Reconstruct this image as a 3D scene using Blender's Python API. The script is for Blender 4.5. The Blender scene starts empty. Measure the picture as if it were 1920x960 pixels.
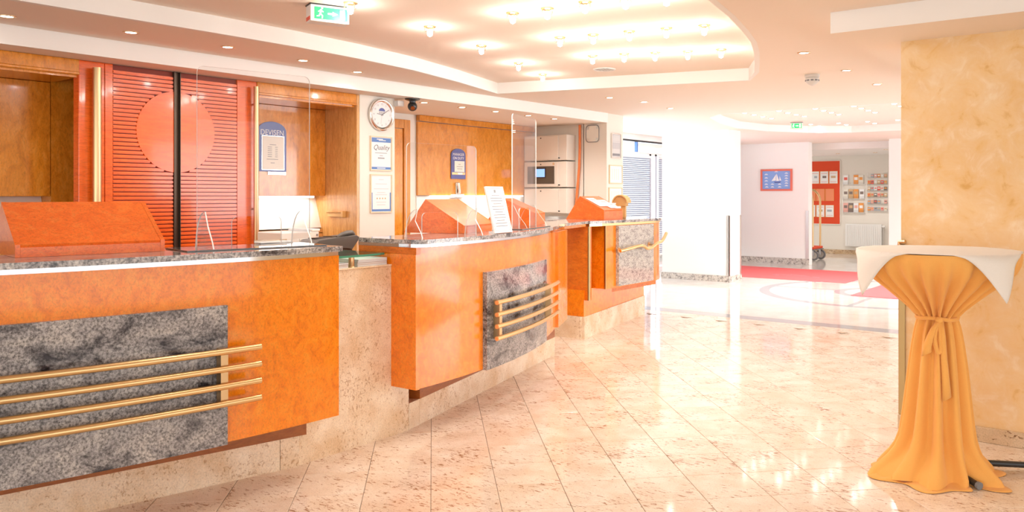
import bpy, bmesh, math, random
from mathutils import Vector, Matrix
from mathutils.geometry import tessellate_polygon
random.seed(7)
PI = math.pi
C = bpy.context.scene.collection
SC = bpy.context.scene

# ------------------------------------------------------------------ camera
CAM_H = 1.40
cd = bpy.data.cameras.new('camera'); cam = bpy.data.objects.new('camera', cd); C.objects.link(cam)
cam.location = (0, 0, CAM_H)
cam.rotation_euler = (PI/2, 0, math.radians(36.34))
cd.sensor_width = 36.0
cd.lens = 36.0*1530/1920
cd.shift_x = -83/1920
cd.shift_y = -116/1920
cd.clip_start = 0.05
SC.camera = cam

# ------------------------------------------------------------------ light
w = bpy.data.worlds.new('world'); SC.world = w; w.use_nodes = True
w.node_tree.nodes['Background'].inputs[0].default_value = (1.0, 0.985, 0.96, 1)
w.node_tree.nodes['Background'].inputs[1].default_value = 1.5
SC.cycles.caustics_reflective = False
SC.cycles.caustics_refractive = False
SC.cycles.max_bounces = 9
SC.cycles.adaptive_threshold = 0.02
SC.view_settings.view_transform = 'Standard'
SC.view_settings.look = 'None'
SC.view_settings.gamma = 1.0
SC.view_settings.use_curve_mapping = False
SC.view_settings.exposure = 0.58
WARM = (1.0, 0.93, 0.86)
PENDANT_W = 1.7
PENDANT_DOWN_W = 4.6
DOWN_W = 11.0
FAR_W = 15.0

def area_light(name, loc, rot, sx, sy, energy, color):
    l = bpy.data.lights.new(name, 'AREA'); l.shape = 'RECTANGLE'; l.size = sx; l.size_y = sy
    l.energy = energy; l.color = color
    o = bpy.data.objects.new(name, l); C.objects.link(o); o.location = loc; o.rotation_euler = rot
    return o
# added fill from right of the far lobby; daylight through its left street windows
area_light('lobby_right_fill', (3.9, 11.5, 1.3), (0, math.radians(90), 0), 2.3, 8.0, 230, (0.86, 0.93, 1.0))
area_light('street_window_daylight', (-7.55, 11.6, 1.25), (0, math.radians(-90), 0), 2.1, 4.6, 120, (0.88, 0.94, 1.0))
# added fill light, out of view behind the camera
area_light('front_fill', (0.8, -3.7, 1.4), (math.radians(90), 0, 0), 8.0, 2.2, 55, (1.0, 0.95, 0.88))

# ------------------------------------------------------------------ node helpers / materials
def new_mat(name):
    m = bpy.data.materials.new(name); m.use_nodes = True
    nt = m.node_tree; b = nt.nodes['Principled BSDF']
    return m, nt, b
def setp(b, **k):
    for n, v in k.items():
        b.inputs[n.replace('_', ' ')].default_value = v
def rgb(c): return (c[0], c[1], c[2], 1)
def plain(name, col, rough=0.5, metal=0.0, emit=None, es=0.0, spec=0.5, coat=0.0):
    m, nt, b = new_mat(name)
    b.inputs['Base Color'].default_value = rgb(col); b.inputs['Roughness'].default_value = rough
    b.inputs['Metallic'].default_value = metal; b.inputs['Specular IOR Level'].default_value = spec
    b.inputs['Coat Weight'].default_value = coat; b.inputs['Coat Roughness'].default_value = 0.05
    if emit:
        b.inputs['Emission Color'].default_value = rgb(emit); b.inputs['Emission Strength'].default_value = es
    return m
def coords(nt, scale=(1, 1, 1), rot=(0, 0, 0), rnd=0.0):
    g = nt.nodes.new('ShaderNodeNewGeometry'); mp = nt.nodes.new('ShaderNodeMapping')
    mp.inputs['Scale'].default_value = scale; mp.inputs['Rotation'].default_value = rot
    nt.links.new(g.outputs['Position'], mp.inputs['Vector'])
    if rnd:
        oi = nt.nodes.new('ShaderNodeObjectInfo'); mu = nt.nodes.new('ShaderNodeMath'); mu.operation = 'MULTIPLY'
        mu.inputs[1].default_value = rnd
        cb = nt.nodes.new('ShaderNodeCombineXYZ')
        nt.links.new(oi.outputs['Random'], mu.inputs[0]); nt.links.new(mu.outputs[0], cb.inputs[2]); nt.links.new(mu.outputs[0], cb.inputs[0])
        nt.links.new(cb.outputs[0], mp.inputs['Location'])
    return mp.outputs[0]
def noise(nt, vec, scale, detail=4, rough=0.55, dist=0.0):
    n = nt.nodes.new('ShaderNodeTexNoise'); n.inputs['Scale'].default_value = scale
    n.inputs['Detail'].default_value = detail; n.inputs['Roughness'].default_value = rough
    n.inputs['Distortion'].default_value = dist
    nt.links.new(vec, n.inputs['Vector']); return n.outputs['Fac']
def ramp(nt, fac, stops):
    r = nt.nodes.new('ShaderNodeValToRGB'); e = r.color_ramp.elements
    while len(e) < len(stops): e.new(0.5)
    for i, (p, c) in enumerate(stops):
        e[i].position = p; e[i].color = rgb(c) if not isinstance(c, float) else (c, c, c, 1)
    nt.links.new(fac, r.inputs[0]); return r.outputs[0]
def mix(nt, fac, a, b, mode='MIX'):
    m = nt.nodes.new('ShaderNodeMix'); m.data_type = 'RGBA'; m.blend_type = mode
    for inp, v in ((m.inputs[0], fac), (m.inputs[6], a), (m.inputs[7], b)):
        if isinstance(v, (float, int)): inp.default_value = v
        elif isinstance(v, tuple): inp.default_value = rgb(v)
        else: nt.links.new(v, inp)
    return m.outputs[2]
def bump(nt, b, fac, strength=0.1, dist=0.01):
    bp = nt.nodes.new('ShaderNodeBump'); bp.inputs['Strength'].default_value = strength; bp.inputs['Distance'].default_value = dist
    nt.links.new(fac, bp.inputs['Height']); nt.links.new(bp.outputs[0], b.inputs['Normal'])

def wood(name, lo, mid, hi, rough=0.22, coat=0.5, scale=1.0, grain=(9, 9, 3)):
    m, nt, b = new_mat(name)
    v = coords(nt, tuple(g*scale for g in grain))
    f1 = noise(nt, v, 2.2, 6, 0.65, 1.2)
    v2 = coords(nt, tuple(g*scale*5 for g in grain))
    f2 = noise(nt, v2, 3.0, 5, 0.7, 0.8)
    c1 = ramp(nt, f1, [(0.28, lo), (0.5, mid), (0.74, hi)])
    c2 = ramp(nt, f2, [(0.32, 0.58), (0.52, 1.0), (0.72, 1.12)])
    nt.links.new(mix(nt, 0.65, c1, c2, 'MULTIPLY'), b.inputs['Base Color'])
    setp(b, Roughness=rough, Coat_Weight=coat, Coat_Roughness=0.06)
    return m
def granite(name, base, dark, light, patch=9.0, fine=170.0, rough=0.12, amount=0.5):
    m, nt, b = new_mat(name)
    v = coords(nt, (1, 0.55, 1.0), rnd=5.0)
    p = noise(nt, v, patch, 7, 0.68, 0.6)
    f = noise(nt, coords(nt, (1, 1, 1)), fine, 3, 0.7)
    c = ramp(nt, p, [(0.36, dark), (0.50, base), (0.72, light)])
    s = ramp(nt, f, [(0.36, 0.25), (0.50, 0.9), (0.62, 1.45)])
    nt.links.new(mix(nt, amount, c, s, 'MULTIPLY'), b.inputs['Base Color'])
    setp(b, Roughness=rough)
    return m
def cream_stone(name, base, pale, fleck, rough=0.1, rot=0.5, amount=1.0, rnd=9.0):
    m, nt, b = new_mat(name)
    base_v = coords(nt, (1, 1, 1), rnd=rnd)
    cl = noise(nt, base_v, 5.0, 4, 0.6)
    c = ramp(nt, cl, [(0.35, base), (0.68, pale)])
    fv = coords(nt, (26, 70, 52), (0, 0, rot), rnd=rnd)
    f = noise(nt, fv, 1.0, 5, 0.62, 0.7)
    area = noise(nt, base_v, 3.2, 3, 0.6)
    th = nt.nodes.new('ShaderNodeMath'); th.operation = 'MULTIPLY_ADD'; th.inputs[1].default_value = 0.34; th.inputs[2].default_value = -0.17
    nt.links.new(area, th.inputs[0])
    ad = nt.nodes.new('ShaderNodeMath'); ad.operation = 'ADD'; nt.links.new(f, ad.inputs[0]); nt.links.new(th.outputs[0], ad.inputs[1])
    fm = ramp(nt, ad.outputs[0], [(0.572, 0.0), (0.66, 1.0*amount)])
    g = noise(nt, coords(nt, (1, 1, 1)), 140.0, 2, 0.6)
    gs = ramp(nt, g, [(0.3, 0.80), (0.6, 1.06)])
    c = mix(nt, 0.75, c, gs, 'MULTIPLY')
    nt.links.new(mix(nt, fm, c, fleck), b.inputs['Base Color'])
    setp(b, Roughness=rough)
    return m

M = {}
M['burl'] = wood('burl_orange', (0.74, 0.17, 0.004), (0.92, 0.25, 0.006), (0.94, 0.33, 0.02), 0.18, 0.5, 1.0, (8, 8, 6))
M['hood'] = wood('hood_orange', (0.78, 0.125, 0.008), (0.90, 0.17, 0.014), (0.92, 0.25, 0.04), 0.28, 0.3, 1.2, (5, 5, 9))
M['lacquer'] = wood('red_lacquer', (0.76, 0.10, 0.008), (0.84, 0.13, 0.011), (0.88, 0.16, 0.016), 0.22, 0.25, 0.6, (2, 2, 14))
M['groove'] = plain('dark_groove_board', (0.22, 0.026, 0.008), 0.6)
M['cabinet'] = wood('cabinet_wood', (0.52, 0.165, 0.010), (0.70, 0.255, 0.02), (0.80, 0.34, 0.05), 0.18, 0.5, 0.8, (7, 7, 3))
M['pale_wood'] = wood('pale_wood', (0.55, 0.25, 0.06), (0.70, 0.36, 0.11), (0.80, 0.48, 0.19), 0.3, 0.2, 1.5, (9, 9, 1.2))
M['door_wood'] = wood('door_wood', (0.50, 0.17, 0.015), (0.66, 0.25, 0.03), (0.74, 0.32, 0.05), 0.3, 0.3, 1.2, (9, 9, 1.2))
M['shaded_base_wood'] = wood('shaded_base_wood', (0.26, 0.07, 0.008), (0.32, 0.09, 0.012), (0.38, 0.12, 0.02), 0.3, 0.2, 1.2, (3, 3, 12))  # dark brown: shade under the overhanging panels is put into the colour
M['shaded_side_wood'] = wood('shaded_side_wood', (0.60, 0.14, 0.008), (0.72, 0.18, 0.012), (0.80, 0.23, 0.02), 0.25, 0.3, 0.8, (3, 3, 8))  # darker orange: shade on faces turned from the light, put into the colour
M['granite'] = granite('dark_granite', (0.33, 0.305, 0.30), (0.035, 0.03, 0.036), (0.52, 0.47, 0.43), 8.0, 95.0, 0.12, 0.85)
M['granite_top'] = granite('worktop_granite', (0.38, 0.35, 0.34), (0.06, 0.05, 0.055), (0.58, 0.53, 0.48), 16.0, 85.0, 0.07, 0.85)
M['granite_far'] = granite('grey_beige_granite', (0.50, 0.46, 0.42), (0.26, 0.23, 0.22), (0.62, 0.58, 0.53), 30.0, 110.0, 0.06, 0.6)
M['granite_base'] = granite('skirting_granite', (0.56, 0.50, 0.44), (0.16, 0.13, 0.12), (0.72, 0.66, 0.58), 22.0, 130.0, 0.2, 0.5)
M['tile'] = cream_stone('floor_granite', (0.76, 0.61, 0.47), (0.90, 0.80, 0.69), (0.33, 0.16, 0.07), 0.085, -0.45, 0.9)
M['plinth'] = cream_stone('plinth_granite', (0.72, 0.52, 0.33), (0.89, 0.77, 0.61), (0.38, 0.19, 0.08), 0.12, 0.2, 0.6)
M['skirting'] = cream_stone('skirting_stone', (0.55, 0.38, 0.22), (0.70, 0.55, 0.38), (0.18, 0.08, 0.03), 0.15, 0.2, 1.0)
M['far_stone'] = cream_stone('lobby_stone', (0.72, 0.66, 0.60), (0.80, 0.75, 0.70), (0.45, 0.36, 0.29), 0.06, -0.3, 0.35)
M['inlay'] = plain('grey_inlay', (0.42, 0.42, 0.44), 0.08)
M['grout'] = plain('grout', (0.17, 0.11, 0.07), 0.8)
M['ceiling'] = plain('ceiling_paint', (0.88, 0.775, 0.675), 0.85)
M['white'] = plain('white_paint', (0.86, 0.84, 0.81), 0.7)
M['wall'] = plain('cream_wall_paint', (0.80, 0.76, 0.69), 0.8)
M['brass'] = plain('brass', (0.66, 0.45, 0.24), 0.3, 1.0)
M['old_brass'] = plain('dull_brass', (0.42, 0.29, 0.13), 0.35, 1.0)
M['gold'] = plain('satin_gold', (0.80, 0.56, 0.28), 0.3, 1.0)
M['chrome'] = plain('chrome', (0.60, 0.60, 0.63), 0.10, 1.0)
M['silver'] = plain('silver', (0.78, 0.76, 0.72), 0.2, 1.0)
M['steel'] = plain('brushed_steel', (0.62, 0.58, 0.54), 0.35, 1.0)
M['pale_frame'] = plain('pale_gilt_frame', (0.74, 0.60, 0.40), 0.4)
M['black'] = plain('black_plastic', (0.02, 0.02, 0.022), 0.35)
M['dark'] = plain('dark_metal', (0.035, 0.035, 0.035), 0.3, 0.3)
M['bronze'] = plain('dark_bronze_channel', (0.09, 0.06, 0.04), 0.35, 0.6)
M['phone'] = plain('phone_grey', (0.13, 0.115, 0.10), 0.4)
M['mat'] = plain('black_glass_plate', (0.10, 0.10, 0.10), 0.05, 0.0, spec=1.0)
M['paper'] = plain('white_paper', (0.86, 0.86, 0.86), 0.8)
M['paper2'] = plain('grey_paper', (0.62, 0.62, 0.62), 0.8)
M['cream_paper'] = plain('cream_paper', (0.80, 0.76, 0.68), 0.8)
M['ink'] = plain('grey_ink', (0.25, 0.25, 0.27), 0.8)
M['ink_light'] = plain('pale_ink', (0.52, 0.52, 0.54), 0.8)
M['blue'] = plain('sign_blue', (0.075, 0.10, 0.33), 0.35)
M['blue_soft'] = plain('print_blue', (0.10, 0.22, 0.52), 0.5)
M['chart_blue'] = plain('chart_blue', (0.22, 0.36, 0.72), 0.5)
M['red_frame'] = plain('coral_red_frame', (0.72, 0.16, 0.10), 0.5)
M['red_board'] = plain('red_felt', (0.72, 0.075, 0.025), 0.9)
M['red_carpet'] = plain('red_carpet', (0.80, 0.17, 0.17), 0.95, spec=0.1)
M['orange_sheet'] = plain('orange_sheet', (0.85, 0.28, 0.14), 0.8)
M['plastic'] = plain('white_plastic', (0.80, 0.79, 0.77), 0.4)
M['grey_plastic'] = plain('off_white_plastic', (0.62, 0.60, 0.57), 0.4)
M['locker'] = plain('locker_cream', (0.74, 0.69, 0.62), 0.45)
M['screen_dark'] = plain('dark_fascia', (0.09, 0.075, 0.06), 0.25)
M['screen'] = plain('lit_screen', (0.1, 0.2, 0.5), 0.3, emit=(0.25, 0.45, 1.0), es=0.9)
M['exit_green'] = plain('exit_green', (0.02, 0.38, 0.12), 0.4, emit=(0.03, 0.50, 0.16), es=0.7)
M['exit_white'] = plain('exit_pictogram', (0.9, 0.9, 0.9), 0.4, emit=(0.85, 1.0, 0.9), es=0.5)
M['red_label'] = plain('red_label', (0.75, 0.10, 0.06), 0.5)
M['lamp'] = plain('lamp_glow', (1, 0.95, 0.85), 0.5, emit=(1.0, 0.90, 0.76), es=14.0)
M['lamp_soft'] = plain('frosted_lamp_glass', (1, 0.95, 0.85), 0.5, emit=(1.0, 0.95, 0.88), es=3.0)
M['rubber'] = plain('grey_rubber', (0.20, 0.20, 0.21), 0.7)
M['cable'] = plain('orange_cable', (0.75, 0.20, 0.05), 0.5)
M['beech'] = plain('beech_wood', (0.72, 0.42, 0.15), 0.5)
M['radiator'] = plain('radiator_enamel', (0.82, 0.82, 0.80), 0.4)
M['blind'] = plain('blind_slat', (0.30, 0.32, 0.36), 0.5)
M['frame_grey'] = plain('aluminium_frame', (0.52, 0.56, 0.64), 0.35, 0.4)
M['mag1'] = plain('magazine_pale', (0.74, 0.70, 0.66), 0.5)
M['mag2'] = plain('magazine_brown', (0.42, 0.24, 0.15), 0.5)
M['mag3'] = plain('magazine_grey', (0.45, 0.43, 0.46), 0.5)
M['b_orange'] = plain('leaflet_orange', (0.80, 0.33, 0.08), 0.6)
M['b_red'] = plain('leaflet_red', (0.75, 0.14, 0.10), 0.6)
M['b_dark'] = plain('leaflet_dark', (0.22, 0.17, 0.15), 0.6)
M['b_tan'] = plain('leaflet_tan', (0.62, 0.42, 0.24), 0.6)
M['b_grey'] = plain('leaflet_grey', (0.42, 0.46, 0.50), 0.6)
M['b_pink'] = plain('leaflet_pink', (0.80, 0.42, 0.36), 0.6)

def fabric(name, c, c2, rough=0.85):
    m, nt, b = new_mat(name)
    f = noise(nt, coords(nt, (1, 1, 1)), 400.0, 2)
    nt.links.new(ramp(nt, f, [(0.3, c2), (0.7, c)]), b.inputs['Base Color'])
    setp(b, Roughness=rough, Specular_IOR_Level=0.2, Sheen_Weight=0.2)
    return m
M['skirt'] = fabric('apricot_fabric', (0.90, 0.46, 0.12), (0.86, 0.43, 0.11))
M['cloth'] = fabric('white_paper_cloth', (0.84, 0.80, 0.74), (0.80, 0.76, 0.70))
def stucco():
    m, nt, b = new_mat('yellow_stucco')
    v = coords(nt, (1, 1, 1))
    a = noise(nt, v, 2.2, 5, 0.6, 0.5)
    d = noise(nt, v, 8.5, 6, 0.62, 0.6)
    c1 = ramp(nt, a, [(0.32, (0.73, 0.42, 0.12)), (0.52, (0.82, 0.58, 0.29)), (0.70, (0.89, 0.74, 0.51))])
    c2 = ramp(nt, d, [(0.30, (0.66, 0.34, 0.09)), (0.40, (0.83, 0.57, 0.29)), (0.56, (0.85, 0.65, 0.42)), (0.68, (0.93, 0.82, 0.67))])
    nt.links.new(mix(nt, 0.5, c1, c2), b.inputs['Base Color'])
    setp(b, Roughness=0.55, Specular_IOR_Level=0.3)
    bump(nt, b, d, 0.08, 0.005)
    return m
M['stucco'] = stucco()
def clear(name, tint=(1, 1, 1), ior=1.45, rough=0.0, edge=None):
    m = bpy.data.materials.new(name); m.use_nodes = True; nt = m.node_tree
    nt.nodes.clear()
    out = nt.nodes.new('ShaderNodeOutputMaterial'); tr = nt.nodes.new('ShaderNodeBsdfTransparent'); gl = nt.nodes.new('ShaderNodeBsdfGlossy')
    lw = nt.nodes.new('ShaderNodeLayerWeight'); mx = nt.nodes.new('ShaderNodeMixShader')
    pw = nt.nodes.new('ShaderNodeMath'); pw.operation = 'POWER'; pw.inputs[1].default_value = 5.0
    fr = nt.nodes.new('ShaderNodeMath'); fr.operation = 'MULTIPLY_ADD'; f0 = ((ior-1)/(ior+1))**2
    fr.inputs[1].default_value = 1-f0; fr.inputs[2].default_value = f0
    lw.inputs['Blend'].default_value = 0.5
    nt.links.new(lw.outputs['Facing'], pw.inputs[0]); nt.links.new(pw.outputs[0], fr.inputs[0])
    tr.inputs[0].default_value = rgb(tint); gl.inputs['Roughness'].default_value = rough
    nt.links.new(fr.outputs[0], mx.inputs[0]); nt.links.new(tr.outputs[0], mx.inputs[1]); nt.links.new(gl.outputs[0], mx.inputs[2])
    nt.links.new(mx.outputs[0], out.inputs[0])
    return m
M['acrylic'] = clear('clear_acrylic', (0.97, 0.97, 0.97), 1.36)
M['acrylic_edge'] = plain('polished_acrylic_edge', (0.90, 0.88, 0.86), 0.15)
M['window_glass'] = clear('window_glass', (0.95, 0.97, 1.0), 1.45)
M['green_glass'] = clear('green_glass', (0.78, 0.92, 0.86), 1.5)
M['glass_edge'] = plain('green_glass_edge', (0.06, 0.28, 0.18), 0.1)

# ------------------------------------------------------------------ object helpers
WM = {}
def tag(o, label=None, cat=None, group=None, kind=None):
    if label: o['label'] = label
    if cat: o['category'] = cat
    if group: o['group'] = group
    if kind: o['kind'] = kind
    return o
def thing(name, loc, rz=0.0, label=None, cat=None, group=None, kind=None):
    o = bpy.data.objects.new(name, None); C.objects.link(o)
    o.empty_display_size = 0.1
    o.location = loc; o.rotation_euler = (0, 0, rz)
    WM[o.name] = Matrix.Translation(Vector(loc)) @ Matrix.Rotation(rz, 4, 'Z')
    return tag(o, label, cat, group, kind)
def obj(name, bm, mat, parent=None, smooth=False, kind=None, local=False):
    """bm is in world coordinates (or the parent's when local)."""
    bmesh.ops.recalc_face_normals(bm, faces=bm.faces[:])
    if local: bm.transform(WM[(parent if local is True else local).name])
    vs = [v.co for v in bm.verts]
    lo = Vector((min(v.x for v in vs), min(v.y for v in vs), min(v.z for v in vs)))
    hi = Vector((max(v.x for v in vs), max(v.y for v in vs), max(v.z for v in vs)))
    c = (lo+hi)/2
    if parent is None: c.z = lo.z
    W = Matrix.Translation(c)
    if parent is not None:
        Pm = WM[parent.name]; rot = Pm.to_3x3().to_4x4()
        W = Matrix.Translation(c) @ rot
    bm.transform(W.inverted())
    me = bpy.data.meshes.new(name); bm.to_mesh(me); bm.free()
    mats = mat if isinstance(mat, (list, tuple)) else [mat]
    for m_ in mats: me.materials.append(M[m_] if isinstance(m_, str) else m_)
    if smooth:
        me.polygons.foreach_set('use_smooth', [True]*len(me.polygons))
        try: me.set_sharp_from_angle(angle=math.radians(40))
        except Exception: pass
    o = bpy.data.objects.new(name, me); C.objects.link(o)
    if parent is not None:
        o.parent = parent; o.matrix_basis = WM[parent.name].inverted() @ W
    else:
        o.matrix_basis = W
    WM[o.name] = W
    if kind: o['kind'] = kind
    return o
def struct(name, bm, mat, **k):
    o = obj(name, bm, mat, **k); o['kind'] = 'structure'; return o
def copy_tree(o, parent=None):
    c = o.copy(); C.objects.link(c)
    if parent is not None: c.parent = parent
    for ch in o.children: copy_tree(ch, c)
    return c
def bmn(): return bmesh.new()
def box(bm, x0, x1, y0, y1, z0, z1, mi=0, M4=None):
    r = bmesh.ops.create_cube(bm, size=1.0)
    vs = r['verts']
    for v in vs:
        v.co = Vector(((x0+x1)/2 + v.co.x*(x1-x0), (y0+y1)/2 + v.co.y*(y1-y0), (z0+z1)/2 + v.co.z*(z1-z0)))
        if M4 is not None: v.co = M4 @ v.co
    fs = {f for v in vs for f in v.link_faces}
    for f in fs: f.material_index = mi
    return bm
def bevel(bm, w=0.003, seg=1):
    bmesh.ops.bevel(bm, geom=bm.edges[:], offset=w, segments=seg, affect='EDGES', clamp_overlap=True); return bm
def extr(bm, pts, vec, mi=0, side_mi=None):
    """polygon pts (3d) swept along vec"""
    vec = Vector(vec)
    a = [bm.verts.new(Vector(p)) for p in pts]; b = [bm.verts.new(Vector(p)+vec) for p in pts]
    fs = [bm.faces.new(a), bm.faces.new(b[::-1])]
    n = len(a); ss = []
    for i in range(n):
        ss.append(bm.faces.new((a[i], b[i], b[(i+1) % n], a[(i+1) % n])))
    for f in fs: f.material_index = mi
    for f in ss: f.material_index = mi if side_mi is None else side_mi
    return bm
def prism(bm, plan, z0, z1, mi=0):
    return extr(bm, [(p[0], p[1], z0) for p in plan], (0, 0, z1-z0), mi)
def tube(bm, pts, r, seg=10, cap=True):
    pts = [Vector(p) for p in pts]; rings = []
    n = len(pts)
    up = None
    for i, p in enumerate(pts):
        t = (pts[min(i+1, n-1)]-pts[max(i-1, 0)]).normalized()
        if up is None:
            up = Vector((0, 0, 1)) if abs(t.z) < 0.9 else Vector((1, 0, 0))
        a = t.cross(up).normalized(); b = a.cross(t).normalized(); up = b
        rr = r[i] if isinstance(r, (list, tuple)) else r
        rings.append([bm.verts.new(p + a*rr*math.cos(2*PI*k/seg) + b*rr*math.sin(2*PI*k/seg)) for k in range(seg)])
    for i in range(n-1):
        for k in range(seg):
            bm.faces.new((rings[i][k], rings[i][(k+1) % seg], rings[i+1][(k+1) % seg], rings[i+1][k]))
    if cap: bm.faces.new(rings[0][::-1]); bm.faces.new(rings[-1])
    return bm
def lathe(bm, prof, seg=24, center=(0, 0, 0), axis='Z'):
    cx, cy, cz = center; rings = []
    for r, z in prof:
        if r < 1e-6: rings.append([bm.verts.new((cx, cy, cz+z))])
        else: rings.append([bm.verts.new((cx+r*math.cos(2*PI*k/seg), cy+r*math.sin(2*PI*k/seg), cz+z)) for k in range(seg)])
    for a, b in zip(rings, rings[1:]):
        for k in range(seg):
            k2 = (k+1) % seg
            if len(a) == 1 and len(b) == 1: continue
            if len(a) == 1: bm.faces.new((a[0], b[k], b[k2]))
            elif len(b) == 1: bm.faces.new((a[k], b[0], a[k2]))
            else: bm.faces.new((a[k], b[k], b[k2], a[k2]))
    return bm
def strip(bm, pts, o_in, o_out, z0, z1, mi=0):
    """closed wall following the plan polyline pts, from offset o_in to o_out measured to the right of travel"""
    L = offset(pts, o_out); K = offset(pts, o_in)
    return ring_walls(bm, L, K, z0, z1, mi)
def ring_walls(bm, L, K, z0, z1, mi=0):
    n = len(L)
    v = [[bm.verts.new((p[0], p[1], z)) for p in q] for q in (L, K) for z in (z0, z1)]
    l0, l1, k0, k1 = v
    for i in range(n-1):
        for f in ((l0[i], l0[i+1], l1[i+1], l1[i]), (k0[i+1], k0[i], k1[i], k1[i+1]), (l1[i], l1[i+1], k1[i+1], k1[i]), (l0[i+1], l0[i], k0[i], k0[i+1])):
            bm.faces.new(f).material_index = mi
    bm.faces.new((l0[0], l1[0], k1[0], k0[0])).material_index = mi
    bm.faces.new((l0[-1], k0[-1], k1[-1], l1[-1])).material_index = mi
    return bm
def offset(pts, d):
    out = []; n = len(pts)
    for i in range(n):
        a = Vector(pts[max(i-1, 0)]); b = Vector(pts[min(i+1, n-1)]); t = (b-a).normalized()
        out.append((pts[i][0]+t.y*d, pts[i][1]-t.x*d))
    return out
def quad(bm, a, b, c, d, mi=0):
    f = bm.faces.new([bm.verts.new(Vector(p)) for p in (a, b, c, d)]); f.material_index = mi; return bm
def text_bm(s, size, shear=0.0):
    cu = bpy.data.curves.new('txt', 'FONT'); cu.body = s; cu.size = size; cu.align_x = 'CENTER'; cu.align_y = 'CENTER'
    cu.extrude = 0.0008; cu.shear = shear
    o = bpy.data.objects.new('txt', cu); C.objects.link(o)
    bpy.context.view_layer.update()
    me = bpy.data.meshes.new_from_object(o.evaluated_get(bpy.context.evaluated_depsgraph_get()))
    bm = bmn(); bm.from_mesh(me)
    bpy.data.objects.remove(o); bpy.data.curves.remove(cu); bpy.data.meshes.remove(me)
    return bm
def face_frame(origin, facing):
    """matrix: local x right, local y up, local z out of the surface; facing '+X' or '-Y'"""
    if facing == '+X': R3 = Matrix(((0, 0, 1), (1, 0, 0), (0, 1, 0)))
    else: R3 = Matrix(((1, 0, 0), (0, 0, -1), (0, 1, 0)))
    return Matrix.Translation(Vector(origin)) @ R3.to_4x4()
def put_text(name, s, size, fm, x, y, mat, parent, shear=0.0, z=0.001, sx=1.0):
    bm = text_bm(s, size, shear); bm.transform(fm @ Matrix.Translation((x, y, z)) @ Matrix.Diagonal((sx, 1, 1, 1)))
    return obj(name, bm, mat, parent)
def flat(bm, fm, x0, x1, y0, y1, z0, z1, mi=0):
    return box(bm, x0, x1, y0, y1, z0, z1, mi, fm)
def text_lines(name, fm, rows, mat, parent, h=0.004, z=0.001):
    bm = bmn()
    for (x0, x1, y) in rows: flat(bm, fm, x0, x1, y-h/2, y+h/2, z-0.0005, z+0.0006)
    return obj(name, bm, mat, parent, kind='stuff')
ORD = ['first', 'second', 'third', 'fourth', 'fifth', 'sixth', 'seventh', 'eighth', 'ninth', 'tenth', 'eleventh']

# ================================================================== SETTING
CEIL = 2.43; SOFF = 2.31; UP = 2.54
# ---- floor: base, each tile, border band and lobby paving
floor = struct('floor', box(bmn(), -9, 4.5, -4.2, 20.2, -0.06, -0.006), 'grout')
TS = 0.312
E1 = Vector((-math.sqrt(.5), math.sqrt(.5))); E2 = Vector((math.sqrt(.5), math.sqrt(.5)))
def tile_bm(hw):
    bm = bmn(); c = 0.0016
    t = [bm.verts.new((sx*(hw-c), sy*(hw-c), 0.0)) for sx, sy in ((-1, -1), (1, -1), (1, 1), (-1, 1))]
    s = [bm.verts.new((sx*hw, sy*hw, -c)) for sx, sy in ((-1, -1), (1, -1), (1, 1), (-1, 1))]
    d = [bm.verts.new((sx*hw, sy*hw, -0.0065)) for sx, sy in ((-1, -1), (1, -1), (1, 1), (-1, 1))]
    bm.faces.new(t)
    for i in range(4):
        j = (i+1) % 4
        bm.faces.new((t[j], t[i], s[i], s[j])); bm.faces.new((s[j], s[i], d[i], d[j]))
    return bm
FWD = Vector((-math.sin(math.radians(36.34)), math.cos(math.radians(36.34)))); RGT = Vector((FWD.y, -FWD.x))
def to_px(p, z=0.0):
    Z = p[0]*FWD.x+p[1]*FWD.y
    if Z < 0.3: return None
    return 1043+1530*(p[0]*RGT.x+p[1]*RGT.y)/Z, 364+1530*(CAM_H-z)/Z, Z
tiles = []
for i in range(-8, 40):
    for j in range(-16, 26):
        p = E1*(3.600+(i-10+0.5)*TS) + E2*(-0.005+(j+0.5)*TS)
        if not (-5.6 < p.x < 1.6 and 0.6 < p.y < 8.62): continue
        if p.y > 8.35: continue
        if p.x < -5.0 or (p.y > 5.35 and p.x > -0.9): continue
        q = to_px(p)
        vis = q is not None and -40 < q[0] < 1960 and q[1] < 1010
        # hidden behind the counters
        if vis and p.x < -4.1 and p.y < 5.4: vis = False
        if vis and p.x < -3.62 and p.y < 3.6: vis = False
        if vis and p.y > 5.2 and p.x > -1.1: vis = False
        tiles.append((0 if vis else 1, q[2] if q else 99, p))
tiles.sort(key=lambda t: (t[0], t[1]))
hw = TS/2-0.0011
proto = obj('tile', tile_bm(hw), 'tile', None)
tme = proto.data; bpy.data.objects.remove(proto)
fl_inv = WM['floor'].inverted()
rest = bmn(); nt_ = 0
for k, (nv, Z, p) in enumerate(tiles):
    Wt = Matrix.Translation((p.x, p.y, 0.0)) @ Matrix.Rotation(PI/4, 4, 'Z')
    if nt_ < 300 and nv == 0:
        o = bpy.data.objects.new('tile', tme); C.objects.link(o); o.parent = floor
        o.matrix_basis = fl_inv @ Wt @ Matrix.Translation((0, 0, -0.0065)); nt_ += 1
    else:
        b_ = tile_bm(hw); b_.transform(Wt); me_ = bpy.data.meshes.new('t'); b_.to_mesh(me_); b_.free(); rest.from_mesh(me_); bpy.data.meshes.remove(me_)
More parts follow.
